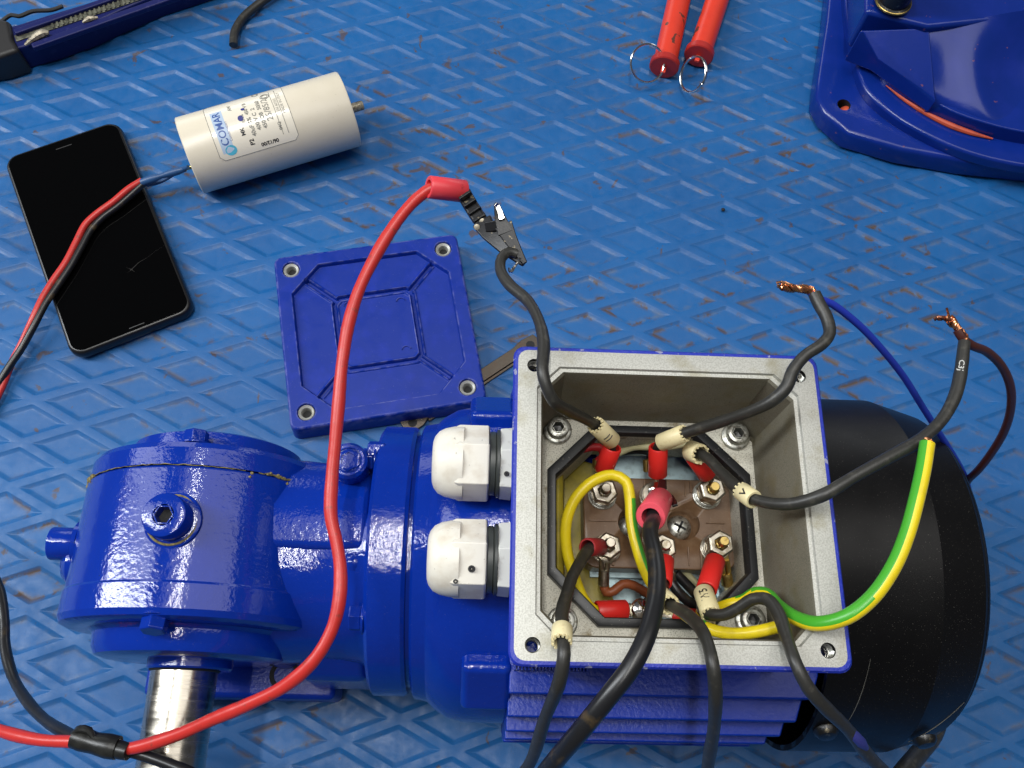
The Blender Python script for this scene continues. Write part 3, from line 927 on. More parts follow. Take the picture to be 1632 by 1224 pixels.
def strands(t, pts, r, n=9, fray=0.12, mat='copper', seed=1, flare=0.35):
    rnd = random.Random(seed)
    path = smooth_path(P(*pts), 0.08)
    T = np.gradient(path, axis=0); T /= np.linalg.norm(T, axis=1)[:, None]
    b = MB()
    L = len(path)
    for k in range(n):
        x, y, _ = frame(T[0]); out = []
        dirf = np.array([rnd.gauss(0, 1), rnd.gauss(0, 1), rnd.gauss(0, 1)]) * fray
        end = L - rnd.randint(0, L // 4)
        for i in range(end):
            x = unit(x - T[i] * (x @ T[i])); y = np.cross(T[i], x)
            f = i / L
            th = 2 * math.pi * k / n + f * 11
            rad = r * (0.75 if k else 0.0) * (1 + 0.25 * math.sin(f * 9 + k))
            fr = max(0, f - (1 - flare)) / flare
            out.append(path[i] + (x * math.cos(th) + y * math.sin(th)) * rad + dirf * fr ** 1.5)
        b.tube(out, max(0.035, r * 0.30), 6, raw=True)
    return b.build('copper_strands', mat, t, world=True)


def sleeve(t, p0, p1, r=0.36, mat='red_sleeve'):
    return hollow(t, 'sleeve', at(*p0), at(*p1), r, mat, wall=0.08)


def lug(t, p0, p1, w0=0.28, mat='nickel', name='ring_lug', ring=None):
    a, b_ = at(*p0), at(*p1)
    x, y, d = frame(b_ - a)
    L = np.linalg.norm(b_ - a)
    m = MB().box((a + b_) / 2, (w0, 0.08, L), rx=[x, y, d])
    if ring is not None:
        MB().lathe([(0, 0.22), (0, 0.5), (0.07, 0.5), (0.07, 0.22)], ring, (0, 0, 1), 28, closed=True).build('lug_ring', mat, t, world=True)
    return m.build(name, mat, t, world=True, bevel=0.02)


def stud_pos(k, z):
    return MW(STUD[k][0], STUD[k][1], z)


GL = 'black leads from the terminal board'
BLKL = 'test leads'
# lead held by the crocodile clip
wA = wire('motor_lead', 'black motor lead rising over the back left rim into the crocodile clip', 'wire',
          [(974, 722, 15.9), (966, 692, 16.6), (940, 672, 17.8), (905, 655, 19.3), (880, 635, 20.5), (866, 595, 20.9), (867, 545, 20.6), (858, 510, 20), (840, 480, 19.4), (812, 455, 18.9), (799, 432, 18.6), (800, 412, 18.5), (812, 402, 18.4), (824, 405, 18.35)], 0.215, 'black_insulation', GL)
sleeve(wA, (962, 750, 15.4), (976, 712, 16.3), 0.37)
marker(wA, at(950, 678, 17.5), at(976, 703, 16.5), 0.345, bars=2)
lug(wA, (962, 750, 15.35), (966, 768, 15.2), ring=stud_pos(0, 14.42))
strands(wA, [(822, 404, 18.35), (828, 412, 18.4), (822, 424, 18.5), (812, 434, 18.5), (811, 428, 18.5)], 0.05, 3, 0.05, 'bright_steel', 3)
# lead to the left copper end
wB = wire('motor_lead', 'black motor lead crossing the back right rim, twisted to the thin blue wire', 'wire',
          [(1046, 722, 15.8), (1055, 706, 16.5), (1075, 697, 17.0), (1110, 685, 17.8), (1150, 672, 18.8), (1195, 655, 19.9), (1230, 637, 20.6), (1252, 615, 20.9), (1262, 590, 21.0), (1282, 566, 21.1), (1310, 548, 21.2), (1322, 532, 21.2), (1318, 508, 21.2), (1306, 485, 21.2), (1298, 468, 21.2)], 0.215, 'black_insulation', GL)
sleeve(wB, (1048, 757, 15.3), (1049, 712, 16.3), 0.37)
marker(wB, at(1090, 691, 17.3), at(1052, 706, 16.5), 0.345)
lug(wB, (1048, 757, 15.2), (1053, 772, 14.9), ring=stud_pos(1, 14.45))
strands(wB, [(1300, 474, 21.2), (1292, 463, 21.25), (1280, 460, 21.3), (1268, 460, 21.3), (1255, 458, 21.35), (1238, 454, 21.4)], 0.15, 11, 0.07, 'copper', 5)
wBl = tag(MB().tube(P((1288, 462, 21.2), (1300, 474, 21.15), (1325, 484, 20.9), (1370, 519, 20), (1405, 556, 19), (1440, 600, 17.6), (1470, 648, 16), (1498, 692, 14.2), (1525, 735, 12.2), (1540, 765, 10.5), (1545, 790, 8.5)), 0.135, 12).build('blue_wire', 'blue_insulation'), 'thin blue wire running from twisted copper end behind the black fan cover', 'wire')
# lead to the right copper end
wC = wire('motor_lead', 'black motor lead crossing the right rim, twisted to the brown wire', 'wire',
          [(1108, 735, 15.8), (1112, 722, 16.4), (1130, 730, 17.0), (1150, 752, 17.6), (1175, 778, 18.4), (1195, 793, 18.9), (1225, 803, 19.5), (1265, 804, 20.2), (1310, 790, 20.8), (1360, 760, 21.0), (1415, 730, 21.1), (1465, 702, 21.1), (1500, 670, 21.1), (1521, 632, 21.1), (1531, 590, 21.1), (1537, 545, 21.1)], 0.215, 'black_insulation', GL)
sleeve(wC, (1128, 757, 15.3), (1106, 726, 16.1), 0.37)
marker(wC, at(1116, 724, 16.8), at(1100, 718, 16.3), 0.40)
marker(wC, at(1182, 783, 18.55), at(1202, 797, 19.1), 0.335, text=[('V', 0.1)], tsize=0.4)
lug(wC, (1128, 757, 15.3), (1135, 770, 15.0), ring=stud_pos(2, 14.45))
vs, fs = text_geo('C3J', 0.30, 'CENTER', 0.004)
p0_, p1_ = at(1529, 604, 21.1), at(1534, 570, 21.1)
a_ = unit(p1_ - p0_); up_ = unit((CAM - p0_) - a_ * ((CAM - p0_) @ a_)); sd_ = np.cross(a_, up_)
pts = []
for (x, y, z) in vs:
    an = -(y - 0.1) / 0.215 * 0.8
    pts.append((p0_ + p1_) / 2 - a_ * x + (-sd_ * math.sin(an) + up_ * math.cos(an)) * 0.221)
MB().add(pts, fs).build('printed_mark', 'white_print', wC, world=True, weld=False)
strands(wC, [(1537, 548, 21.1), (1534, 532, 21.15), (1525, 522, 21.2), (1515, 510, 21.25), (1507, 498, 21.4)], 0.15, 10, 0.08, 'copper', 8)
strands(wC, [(1526, 524, 21.2), (1517, 513, 21.25), (1505, 508, 21.3), (1489, 509, 21.35)], 0.09, 6, 0.05, 'copper_dark', 9)
wBr = tag(MB().tube(P((1526, 526, 21.2), (1535, 540, 21.1), (1548, 550, 20.9), (1572, 560, 20.3), (1596, 583, 19.4), (1610, 615, 18.3), (1611, 650, 17), (1600, 688, 15.3), (1580, 722, 13.6), (1560, 748, 12.2), (1543, 765, 10.8), (1530, 790, 8.6)), 0.165, 12).build('brown_wire', 'brown_insulation'), 'brown wire curving from right copper end down behind the black fan cover', 'wire')
# lead on the left
wD = wire('motor_lead', 'black motor lead leaving over the front left rim below a yellow wire', 'wire',
          [(948, 873, 15.2), (938, 876, 16.2), (925, 893, 17.0), (912, 920, 17.8), (905, 948, 18.4), (898, 975, 19.2), (895, 1005, 20.1), (896, 1040, 20.5), (890, 1080, 20.1), (880, 1120, 19.0), (865, 1165, 17.5), (845, 1210, 15.6), (830, 1245, 13.5)], 0.215, 'black_insulation', GL)
sleeve(wD, (956, 872, 15.0), (936, 872, 16.3), 0.34, 'dark_red_sleeve')
marker(wD, at(895, 1022, 20.4), at(896, 1000, 20.0), 0.335)
lug(wD, (956, 872, 14.9), (965, 868, 14.8), ring=stud_pos(3, 14.5))
# lead in the middle
wF = wire('motor_lead', 'black motor lead with pale end sleeve leaving over middle of front rim', 'wire',
          [(1056, 925, 15.3), (1056, 945, 16.2), (1068, 962, 17.1), (1090, 974, 18.2), (1112, 995, 19.3), (1126, 1022, 20.2), (1135, 1060, 20.6), (1139, 1100, 20.2), (1138, 1150, 18.8), (1132, 1200, 16.8), (1126, 1250, 14.5)], 0.215, 'black_insulation', GL)
sleeve(wF, (1060, 893, 14.9), (1056, 930, 15.7), 0.35)
marker(wF, at(1067, 964, 17.3), at(1049, 946, 16.2), 0.37)
lug(wF, (1060, 893, 14.9), (1061, 876, 14.8), ring=stud_pos(4, 14.5))
# lead on the right
wG = wire('motor_lead', 'black motor lead crossing the front right corner with violet smear', 'wire',
          [(1130, 940, 15.6), (1122, 968, 16.4), (1132, 979, 17.0), (1155, 981, 17.5), (1178, 970, 18.0), (1198, 957, 18.4), (1220, 957, 18.8), (1238, 978, 19.3), (1252, 1010, 19.9), (1268, 1050, 20.6), (1288, 1092, 20.5), (1318, 1132, 19.8), (1355, 1170, 18.7), (1395, 1212, 17.2), (1420, 1240, 16)], 0.215, 'black_insulation', GL)
sleeve(wG, (1140, 893, 15.0), (1126, 940, 15.9), 0.385)
marker(wG, at(1133, 980, 17.0), at(1121, 943, 16.0), 0.365, text=[('W5', 0.05)], tsize=0.42, along=True)
lug(wG, (1140, 893, 14.9), (1148, 878, 14.8), ring=stud_pos(5, 14.5))
MB().tube(P((1352, 1161, 18.95), (1362, 1172, 18.75), (1372, 1183, 18.45), (1380, 1192, 18.15)), [0.10, 0.17, 0.18, 0.10], 12).build('violet_smear', 'blue_ink', wG, world=True)


def gy_split(k, n, f):
    return 1 if (k + int(f * 3)) % n < n * 0.45 else 0


# earth wires
c = at(1330, 940, 19)
wE = thing('earth_wire', 'thick green and yellow earth wire curving up over the right rim', 'wire', c, 0, 'green and yellow earth wires')
eb = MB()
epts = P((1478, 706, 21.6), (1472, 745, 21.6), (1461, 795, 21.6), (1446, 850, 21.5), (1424, 903, 21.4), (1390, 952, 21.2), (1350, 983, 20.9), (1305, 994, 20.2), (1268, 985, 19.2), (1240, 966, 18.2), (1222, 948, 17.4), (1205, 946, 16.9), (1185, 958, 16.4), (1160, 965, 16.0), (1140, 972, 15.7), (1115, 980, 15.2))
path = smooth_path(epts, 0.2)
# yellow side faces right / down in the air, twisting inside the box
T = np.gradient(path, axis=0); T /= np.linalg.norm(T, axis=1)[:, None]
n = 16; vs = []; fs = []; ms = []
for i in range(len(path)):
    vw = unit(CAM - path[i]); x = unit(vw - T[i] * (vw @ T[i])); y = np.cross(T[i], x)
    for k in range(n):
        th = 2 * math.pi * k / n
        vs.append(path[i] + (x * math.cos(th) + y * math.sin(th)) * 0.245)
for i in range(len(path) - 1):
    f = i / len(path)
    if f < 0.60:
        sh_ = 0.30 - 0.75 * f
    else:
        sh_ = -0.15 + (f - .6) * 5
    for k in range(n):
        fs.append((i * n + k, i * n + (k + 1) % n, (i + 1) * n + (k + 1) % n, (i + 1) * n + k))
        th = 2 * math.pi * (k + .5) / n - sh_
        ms.append(1 if math.sin(th) > -0.2 else 0)
fs.append(tuple(range(n))); ms.append(0)
eb.add(vs, fs, ms)
eb.build('insulation', ['yellow_insulation', 'green_insulation'], wE, world=True, angle=50)
strands(wE, [(1478, 708, 21.6), (1480, 702, 21.75)], 0.16, 12, 0.05, 'copper', 12)
c = at(980, 860, 15.5)
wY = thing('earth_wire', 'bright yellow earth wire looped over the terminal board, ending in cut stub', 'wire', c, 0, 'green and yellow earth wires')
ypts = [(960, 974, 14.6), (945, 972, 14.8), (930, 955, 15.0), (915, 918, 15.3), (903, 875, 15.6), (903, 830, 16.0), (918, 793, 16.3), (945, 767, 16.5), (975, 757, 16.5), (997, 767, 16.5), (1004, 795, 16.4), (1006, 830, 16.3), (1014, 868, 16.3), (1026, 905, 16.2), (1042, 935, 16.0), (1065, 957, 16.0), (1092, 980, 16.4), (1125, 1000, 17.0), (1165, 1010, 17.5), (1205, 1007, 17.9), (1244, 998, 18.2)]
yb = MB()
nY = 14


def ysplit(k, n, f):
    if f < 0.48 or f > 0.83:
        return 0
    return 1 if (k + 5) % n < n * 0.42 else 0


yb.tube(P(*ypts), 0.212, nY, split=ysplit)
yb.build('insulation', ['yellow_insulation', 'green_insulation'], wY, world=True, angle=50)
MB().tube(P((1236, 1000, 18.12), (1246.5, 997.4, 18.22)), 0.12, 10).build('copper_core', 'copper_dark', wY, world=True)
sleeve(wY, (998, 972, 14.5), (950, 974, 14.75), 0.38)
lug(wY, (998, 972, 14.4), (1022, 973, 14.2), 0.5)
MB().lathe([(0, 0), (0, 0.42), (0.14, 0.42), (0.3, 0.33), (0.38, 0.15), (0.4, 0)], at(1021, 972, 14.3), (0, 0, 1), 28).build('earth_screw', 'bright_steel', gm, world=True)
# short stub of the other earth lead near the front of the recess
wR = thing('sleeved_lead', 'short red sleeved lug below the middle black lead at the front', 'wire', at(1085, 985, 14.5))
sleeve(wR, (1112, 985, 14.6), (1072, 980, 14.4), 0.33)
lug(wR, (1073, 978, 14.3), (1050, 974, 14.2), 0.4)
# inner winding leads
def small(name, label, pts, r, mat):
    c = np.mean([at(*p) for p in pts], axis=0)
    t = thing(name, label, 'wire', c)
    MB().tube(P(*pts), r, 12).build('insulation', mat, t, world=True, angle=50)
    return t


w1 = small('winding_lead', 'crimson winding lead along the back left of the recess', [(885, 757, 14.6), (905, 728, 14.9), (930, 715, 15.1), (955, 713, 15.1), (962, 725, 14.9), (953, 735, 14.7)], 0.17, 'crimson_insulation')
MB().cyl(at(950, 731, 14.7), at(950, 746, 14.5), 0.15, n=16, ch=0.03).build('crimp', 'brass', w1, world=True)
lug(w1, (950, 745, 14.5), (955, 760, 14.4), 0.2, 'brass')
w2 = small('winding_lead', 'cream winding lead behind the top middle red sleeve', [(985, 722, 13.8), (1010, 712, 14.2), (1040, 712, 14.6), (1070, 711, 14.8), (1098, 707, 14.9), (1115, 715, 14.8), (1122, 735, 14.5)], 0.16, 'cream_insulation')
w3 = small('winding_lead', 'brick red winding lead kinked below the left crimped lug', [(962, 930, 13.7), (966, 944, 13.6), (978, 942, 13.6), (992, 931, 13.6), (1010, 933, 13.5), (1030, 945, 13.3), (1050, 952, 13.1)], 0.185, 'orange_brown_insulation')
MB().cyl(at(963, 908, 14.0), at(962, 934, 13.7), 0.215, n=18, ch=0.05).build('crimp', 'nickel', w3, world=True)
for dx in (-5, 6):
    MB().tube(P((963 + dx, 884, 14.3), (963 + dx * .9, 900, 14.1), (963 + dx * 0.7, 912, 13.95)), 0.10, 8).build('lug_tang', 'nickel', w3, world=True)
lug(w3, (967, 872, 14.5), (963, 896, 14.2), 0.42)
w4 = small('winding_lead', 'black winding lead curving from silver crimp beside middle stud', [(1068, 925, 14.2), (1078, 940, 14.2), (1095, 957, 14.1), (1115, 968, 13.9)], 0.2, 'black_lead')
MB().cyl(at(1069, 912, 14.3), at(1069, 930, 14.15), 0.21, n=18, ch=0.05).build('crimp', 'nickel', w4, world=True)
lug(w4, (1066, 880, 14.5), (1069, 914, 14.3), 0.25)
w5 = small('winding_lead', 'second black winding lead lying against the first in the recess', [(1077, 914, 13.9), (1095, 932, 13.8), (1112, 950, 13.7), (1128, 965, 13.5)], 0.2, 'black_lead')
w6 = small('winding_lead', 'cream winding lead hanging from the brass lug at lower right', [(1160, 930, 13.9), (1164, 946, 13.7), (1160, 960, 13.5), (1150, 968, 13.4)], 0.205, 'cream_insulation')
MB().cyl(at(1157, 914, 14.15), at(1160, 934, 13.9), 0.235, n=18, ch=0.06).build('crimp', 'brass', w6, world=True)
for dx in (-5, 5):
    MB().tube(P((1154 + dx, 893, 14.4), (1156 + dx, 905, 14.25), (1158 + dx * 0.8, 918, 14.1)), 0.10, 8).build('lug_tang', 'brass', w6, world=True)
lug(w6, (1151, 875, 14.5), (1156, 900, 14.25), 0.36, 'brass')
w7 = small('winding_lead', 'pale green winding lead slanting under the middle of the recess', [(1085, 905, 13.3), (1105, 925, 13.1), (1122, 945, 13.0)], 0.14, 'cream_insulation')
w8 = small('winding_lead', 'black winding lead at back behind the top row of red sleeves', [(985, 722, 13.4), (1015, 718, 13.9), (1035, 722, 14.2), (1037, 738, 14.2)], 0.17, 'black_lead')
MB().cyl(at(1030, 732, 14.5), at(1031, 752, 14.3), 0.15, n=16, ch=0.03).build('crimp', 'brass', w8, world=True)

# ------------------------------------------------------------------ test leads with crocodile clips
rl = wire('test_lead', 'long red test lead arching over the gearbox to an open crocodile clip', 'test lead',
          [(735, 306, 17.7), (710, 301, 18.0), (690, 299, 18.0), (668, 312, 17.9), (645, 335, 17.8), (620, 370, 17.6), (597, 410, 17.4), (572, 462, 17.2), (556, 515, 17.0), (547, 575, 16.8), (541, 640, 16.5), (534, 700, 16.2), (528, 760, 15.9), (527, 820, 15.7), (537, 865, 15.6), (543, 905, 15.5), (541, 955, 15.4), (528, 1005, 15.2), (500, 1053, 14.9), (455, 1093, 14.3), (400, 1120, 13.6), (340, 1145, 12.8), (280, 1172, 12.0), (205, 1194, 11.2), (165, 1192, 10.8), (130, 1183, 10.6), (70, 1179, 10.0), (20, 1170, 9.3), (-30, 1155, 8.4), (-80, 1135, 7.4)], 0.245, 'red_lead', BLKL)
hollow(rl, 'clip_boot', at(741, 305, 17.6), at(683, 298, 18.2), 0.46, 'coral_boot', wall=0.16)


def plate(t, name, path, w0, w1, th, mat, bev=0.03, nrm=None):
    """bent strip through points, width tapering"""
    Pp = [np.array(p) for p in path]
    vs, fs = [], []
    nrm = unit(CAM - Pp[0]) if nrm is None else unit(nrm)
    for i, p in enumerate(Pp):
        d = Pp[min(i + 1, len(Pp) - 1)] - Pp[max(i - 1, 0)]
        d = unit(d); sdir = unit(np.cross(nrm, d)); un = np.cross(d, sdir)
        f = i / (len(Pp) - 1); w_ = w0 + (w1 - w0) * f
        for a, b in ((-1, -1), (1, -1), (1, 1), (-1, 1)):
            vs.append(p + sdir * a * w_ / 2 + un * b * th / 2)
    for i in range(len(Pp) - 1):
        for k in range(4):
            fs.append((i * 4 + k, i * 4 + (k + 1) % 4, (i + 1) * 4 + (k + 1) % 4, (i + 1) * 4 + k))
    fs += [(3, 2, 1, 0), tuple(range(len(Pp) * 4 - 4, len(Pp) * 4))]
    return MB().add(vs, fs).build(name, mat, t, world=True, bevel=bev)


tb_ = plate(rl, 'clip_barrel', P((738, 306, 17.6), (748, 324, 17.7), (760, 343, 17.8), (776, 366, 17.9)), 0.62, 0.60, 0.40, 'clip_black', 0.12)
d = unit(at(776, 366, 17.9) - at(738, 306, 17.6))
for k in range(5):
    f = k / 5 + 0.10
    p = at(738 + 38 * f, 306 + 60 * f, 18.02)
    sd = unit(np.cross(unit(CAM - p), d))
    MB().box(p, (0.56, 0.14, 0.22), rx=[sd, d, np.cross(sd, d)]).build('crimp_rib', 'clip_black', tb_, bevel=0.04)
plate(rl, 'clip_jaw', P((768, 353, 18.0), (780, 372, 18.1), (803, 396, 18.2), (836, 421, 18.2)), 0.85, 0.26, 0.26, 'clip_black', 0.06)
plate(rl, 'clip_jaw', P((802, 358, 18.65), (812, 378, 18.55), (824, 399, 18.45), (837, 420, 18.3)), 0.74, 0.20, 0.14, 'clip_black', 0.04)
lv = plate(rl, 'clip_lever', P((792, 327, 19.0), (795, 340, 18.85), (799, 353, 18.7), (806, 372, 18.6)), 0.24, 0.60, 0.10, 'clip_black', 0.03)
plate(rl, 'lever_tip', P((789, 325, 19.1), (793, 328, 19.0), (797, 338, 18.95), (800, 350, 18.85)), 0.16, 0.24, 0.11, 'bright_steel', 0.02)
plate(rl, 'clip_bridge', P((774, 362, 18.25), (787, 360, 18.45), (802, 356, 18.6)), 0.40, 0.42, 0.14, 'clip_black', 0.04)
for (u, v) in ((769, 353), (760, 362)):
    MB().lathe([(0, 0), (0, 0.13), (0.08, 0.12), (0.12, 0)], at(u, v, 18.05), CAM - at(u, v, 18), 16).build('clip_rivet', 'worn_metal', rl, world=True)
for k in range(6):
    f = k / 6
    p = at(812 + 24 * f, 404 + 15 * f, 18.25)
    MB().cyl(p, p + np.array([0.05, -0.1, 0.05]) * 1.4, 0.06, 0.01, n=6).build('clip_tooth', 'clip_black', rl, world=True)
# tape joint where the red and black leads cross
tp = thing('tape_wrap', 'wad of black tape binding red and black leads beside the shaft', 'tape', at(160, 1185, 10.8))
MB().tube(P((118, 1174, 10.9), (132, 1178, 10.9), (150, 1184, 11.0), (172, 1189, 11.1), (188, 1192, 11.1)), [0.42, 0.46, 0.40, 0.46, 0.44], 18).build('tape_roll', 'black_tape', tp, world=True)
MB().tube(P((186, 1193, 11.1), (195, 1196, 11.2), (205, 1198, 11.25)), [0.36, 0.34, 0.32], 16).build('tape_end', 'black_tape', tp, world=True)
MB().tube(P((118, 1168, 11.1), (128, 1162, 11.3), (142, 1164, 11.35), (150, 1176, 11.3), (168, 1179, 11.35), (182, 1180, 11.3)), [0.10, 0.16, 0.15, 0.10, 0.13, 0.1], 10).build('tape_flap', 'black_tape', tp, world=True)
bl = wire('test_lead', 'thin black test lead looping round the left edge to the tape joint', 'test lead',
          [(-70, 850, 3.5), (-25, 895, 4.0), (-2, 935, 4.4), (7, 985, 4.8), (8, 1030, 5.2), (18, 1072, 5.8), (38, 1110, 6.9), (68, 1145, 8.3), (105, 1168, 9.7), (145, 1182, 10.7), (190, 1192, 10.8), (235, 1205, 11.0), (290, 1226, 11.2), (350, 1255, 11.3)], 0.235, 'black_lead', BLKL)
kl = wire('test_lead', 'thick black test lead with pink boot clipped on the middle terminal', 'test lead',
          [(1046, 808, 18.2), (1041, 828, 18.9), (1037, 850, 19.6), (1044, 885, 20.4), (1047, 925, 21.0), (1042, 970, 21.5), (1028, 1020, 21.8), (1005, 1065, 21.8), (970, 1110, 21.5), (930, 1158, 20.8), (890, 1205, 19.5), (860, 1245, 18)], [0.27, 0.27, 0.28, 0.29, 0.30, 0.30, 0.30, 0.30], 'black_lead', BLKL)
hollow(kl, 'clip_boot', at(1052, 796, 17.3), at(1037, 824, 18.9), 0.52, 'pink_boot', wall=0.20, r1=0.46)
plate(kl, 'clip_jaw', P((1056, 766, 15.6), (1055, 780, 16.4), (1054, 798, 17.2)), 0.30, 0.42, 0.14, 'dark_steel', 0.04)
plate(kl, 'clip_jaw', P((1046, 770, 15.6), (1047, 784, 16.3), (1050, 800, 17.1)), 0.18, 0.30, 0.12, 'copper_dark', 0.03)
plate(kl, 'clip_lever', P((1068, 792, 16.9), (1074, 800, 17.4), (1076, 806, 17.7)), 0.25, 0.2, 0.1, 'dark_steel', 0.03)
MB().lathe([(0, 0), (0, 0.18), (0.1, 0.15), (0.14, 0)], at(1040, 783, 16.6), CAM - at(1040, 783, 16.6), 14).build('clip_rivet', 'bright_steel', kl, world=True)

# black cable under the fan cover at the lower right
bc = tag(MB().tube(P((1500, 1120, 4), (1490, 1165, 4.4), (1465, 1200, 5.2), (1440, 1230, 6.2), (1410, 1270, 7)), 0.42, 14).build('power_cable', 'black_insulation'), 'thick black cable emerging below the fan cover at the lower right', 'cable')

# ------------------------------------------------------------------ terminal box cover lying on the mat
LX, LY, LR = -17.37, -15.96, 0.258
lid = thing('box_cover', 'square blue terminal box cover lying with ribbed inside up on mat', 'cover', (LX, LY, TOP), LR)
NG = 240
h = 5.5
ax_ = np.linspace(-h, h, NG)
XX, YY = np.meshgrid(ax_, ax_)


def seg_d(x, y, a, b):
    a = np.array(a); b = np.array(b); d = b - a
    t = np.clip(((x - a[0]) * d[0] + (y - a[1]) * d[1]) / (d @ d), 0, 1)
    return np.hypot(x - a[0] - t * d[0], y - a[1] - t * d[1])


def sstep(e0, e1, x):
    t = np.clip((x - e0) / (e1 - e0), 0, 1)
    return t * t * (3 - 2 * t)


ZL = 1.42 - TOP + 0.18
HH = np.full(XX.shape, ZL)
# pocket boundary: a square with notched corners round the screw holes
cor = 4.55
dsq = np.maximum(abs(XX), abs(YY)) - 4.62
dcut = np.minimum(abs(XX), abs(YY)) * 0 + (abs(XX) + abs(YY) - 7.55) * 0.7071
dhole = 1.05 - np.hypot(abs(XX) - cor, abs(YY) - cor)
pocket = np.maximum(np.maximum(dsq, dcut), dhole)
HH -= 0.28 * sstep(0.04, -0.04, pocket)
segs = []
q = 2.3; c_ = 0.35
oc = [(q, q - c_), (q - c_, q), (-q + c_, q), (-q, q - c_), (-q, -q + c_), (-q + c_, -q), (q - c_, -q), (q, -q + c_)]
for i in range(8):
    segs.append((oc[i], oc[(i + 1) % 8]))
for sx in (1, -1):
    for sy in (1, -1):
        segs.append(((sx * (q - .15), sy * (q - .15)), (sx * 3.72, sy * 3.72)))
dg_ = np.full(XX.shape, 9.0)
for a, b in segs:
    dg_ = np.minimum(dg_, seg_d(XX, YY, a, b))
HH -= 0.26 * sstep(0.15, 0.09, dg_)
HH += 0.09 * sstep(0.26, 0.19, dg_) * (pocket < -0.1)
rr_ = np.hypot(abs(XX) - cor, abs(YY) - cor)
HH = np.where(rr_ < 0.50, HH - 0.6 * sstep(0.50, 0.44, rr_), HH)
edge = h - np.maximum(abs(XX), abs(YY))
HH -= 0.10 * np.clip(1 - edge / 0.12, 0, 1) ** 2
# round the plan corners
cr = 0.45
ex_, ey_ = abs(XX) - (h - cr), abs(YY) - (h - cr)
inc = (ex_ > 0) & (ey_ > 0)
rad = np.hypot(np.where(inc, ex_, 0), np.where(inc, ey_, 0))
mx = np.maximum(ex_, ey_)
scl = np.where(inc & (rad > 1e-6), mx / np.maximum(rad, 1e-6), 1)
X2 = np.where(inc, np.sign(XX) * (h - cr + ex_ * scl), XX); Y2 = np.where(inc, np.sign(YY) * (h - cr + ey_ * scl), YY)
vs = np.stack([X2.ravel(), Y2.ravel(), HH.ravel()], 1)
fs = [(j * NG + i, j * NG + i + 1, (j + 1) * NG + i + 1, (j + 1) * NG + i) for j in range(NG - 1) for i in range(NG - 1)]
lm = MB().add(vs, fs)
ring_i = [i for i in range(NG)] + [j * NG + NG - 1 for j in range(1, NG)] + [(NG - 1) * NG + i for i in range(NG - 2, -1, -1)] + [j * NG for j in range(NG - 2, 0, -1)]
tp_ = [vs[i] for i in ring_i]; nR = len(ring_i)
b1 = [(p[0] * 1.006, p[1] * 1.006, 0.45) for p in tp_]; b2 = [(p[0] * 1.012, p[1] * 1.012, 0.08) for p in tp_]
lm.add(tp_ + b1 + b2, [(r * nR + k, r * nR + (k + 1) % nR, (r + 1) * nR + (k + 1) % nR, (r + 1) * nR + k) for r in range(2) for k in range(nR)])
lm.build('cover_plate', 'lid_paint', lid, angle=50)
for sx, sy in ((-1, 1), (1, 1), (1, -1), (-1, -1)):
    z0 = ZL - 0.10
    bsh = MB().lathe([(z0 - 0.3, 0.5), (z0, 0.455), (z0 + 0.03, 0.42), (z0 - 0.05, 0.30), (z0 - 0.25, 0.25), (z0 - 0.45, 0.24)], (sx * cor, sy * cor, 0), (0, 0, 1), 36).build('bushing', 'cast_aluminium', lid, weld=False)
    MB().cyl((sx * cor, sy * cor, z0 - 0.5), (sx * cor, sy * cor, z0 - 0.4), 0.26, n=24).build('bushing_hole', 'dark_inside', bsh)
# casting marks
em = MB()
for (x, y, a0) in ((-1.5, 1.75, 0.1), (1.55, 1.55, 0.0), (1.45, -1.6, 0.0)):
    pts = [(x + 0.26 * math.cos(t), y + 0.26 * math.sin(t), ZL - 0.235) for t in np.linspace(a0 + 0.2, math.pi + a0 - 0.2, 14)]
    em.tube(pts, 0.03, 6, raw=True)
em.build('casting_marks', 'lid_paint', lid)['kind'] = 'stuff'

# ------------------------------------------------------------------ dark steel bar under the cover
pA, pB = at(655, 672, 0.45), at(843, 548, 0.45)
d_ = unit(pB - pA); s_ = np.array([-d_[1], d_[0], 0]); Lb = np.linalg.norm(pB - pA)
sb = thing('flat_bar', 'dark steel flat bar with pierced ends lying under the blue cover', 'steel bar', ((pA + pB) / 2)[:3] * np.array([1, 1, 0]) + np.array([0, 0, TOP]))
f_ = lambda x, y, z: pA + d_ * x + s_ * y + np.array([0, 0, z - 0.45])
bar = MB().prism([(-0.6, -0.55), (0.5, -0.55), (0.9, -0.36), (Lb - 0.9, -0.36), (Lb - 0.4, -0.62), (Lb + 0.5, -0.6), (Lb + 0.75, -0.2), (Lb + 0.6, 0.4), (Lb - 0.2, 0.5), (Lb - 0.9, 0.36), (0.9, 0.36), (0.3, 0.5), (-0.5, 0.42)], TOP, TOP + 0.28, fn=f_)
bo = bar.build('bar_body', 'bar_steel', sb, world=True, bevel=0.04)
for x in (0.05, Lb + 0.05):
    MB().prism(circle_poly(0.26, 20, (x, -0.08)), TOP + 0.2, TOP + 0.288, fn=f_).build('bar_hole', 'dark_inside', sb, world=True)
ws = MB().prism([(0.9, -0.52), (Lb - 1.2, -0.52), (Lb - 1.2, -0.36), (0.9, -0.36)], TOP, TOP + 0.16, fn=f_)
ws.build('bar_edge', 'bar_steel', sb, world=True, bevel=0.03)

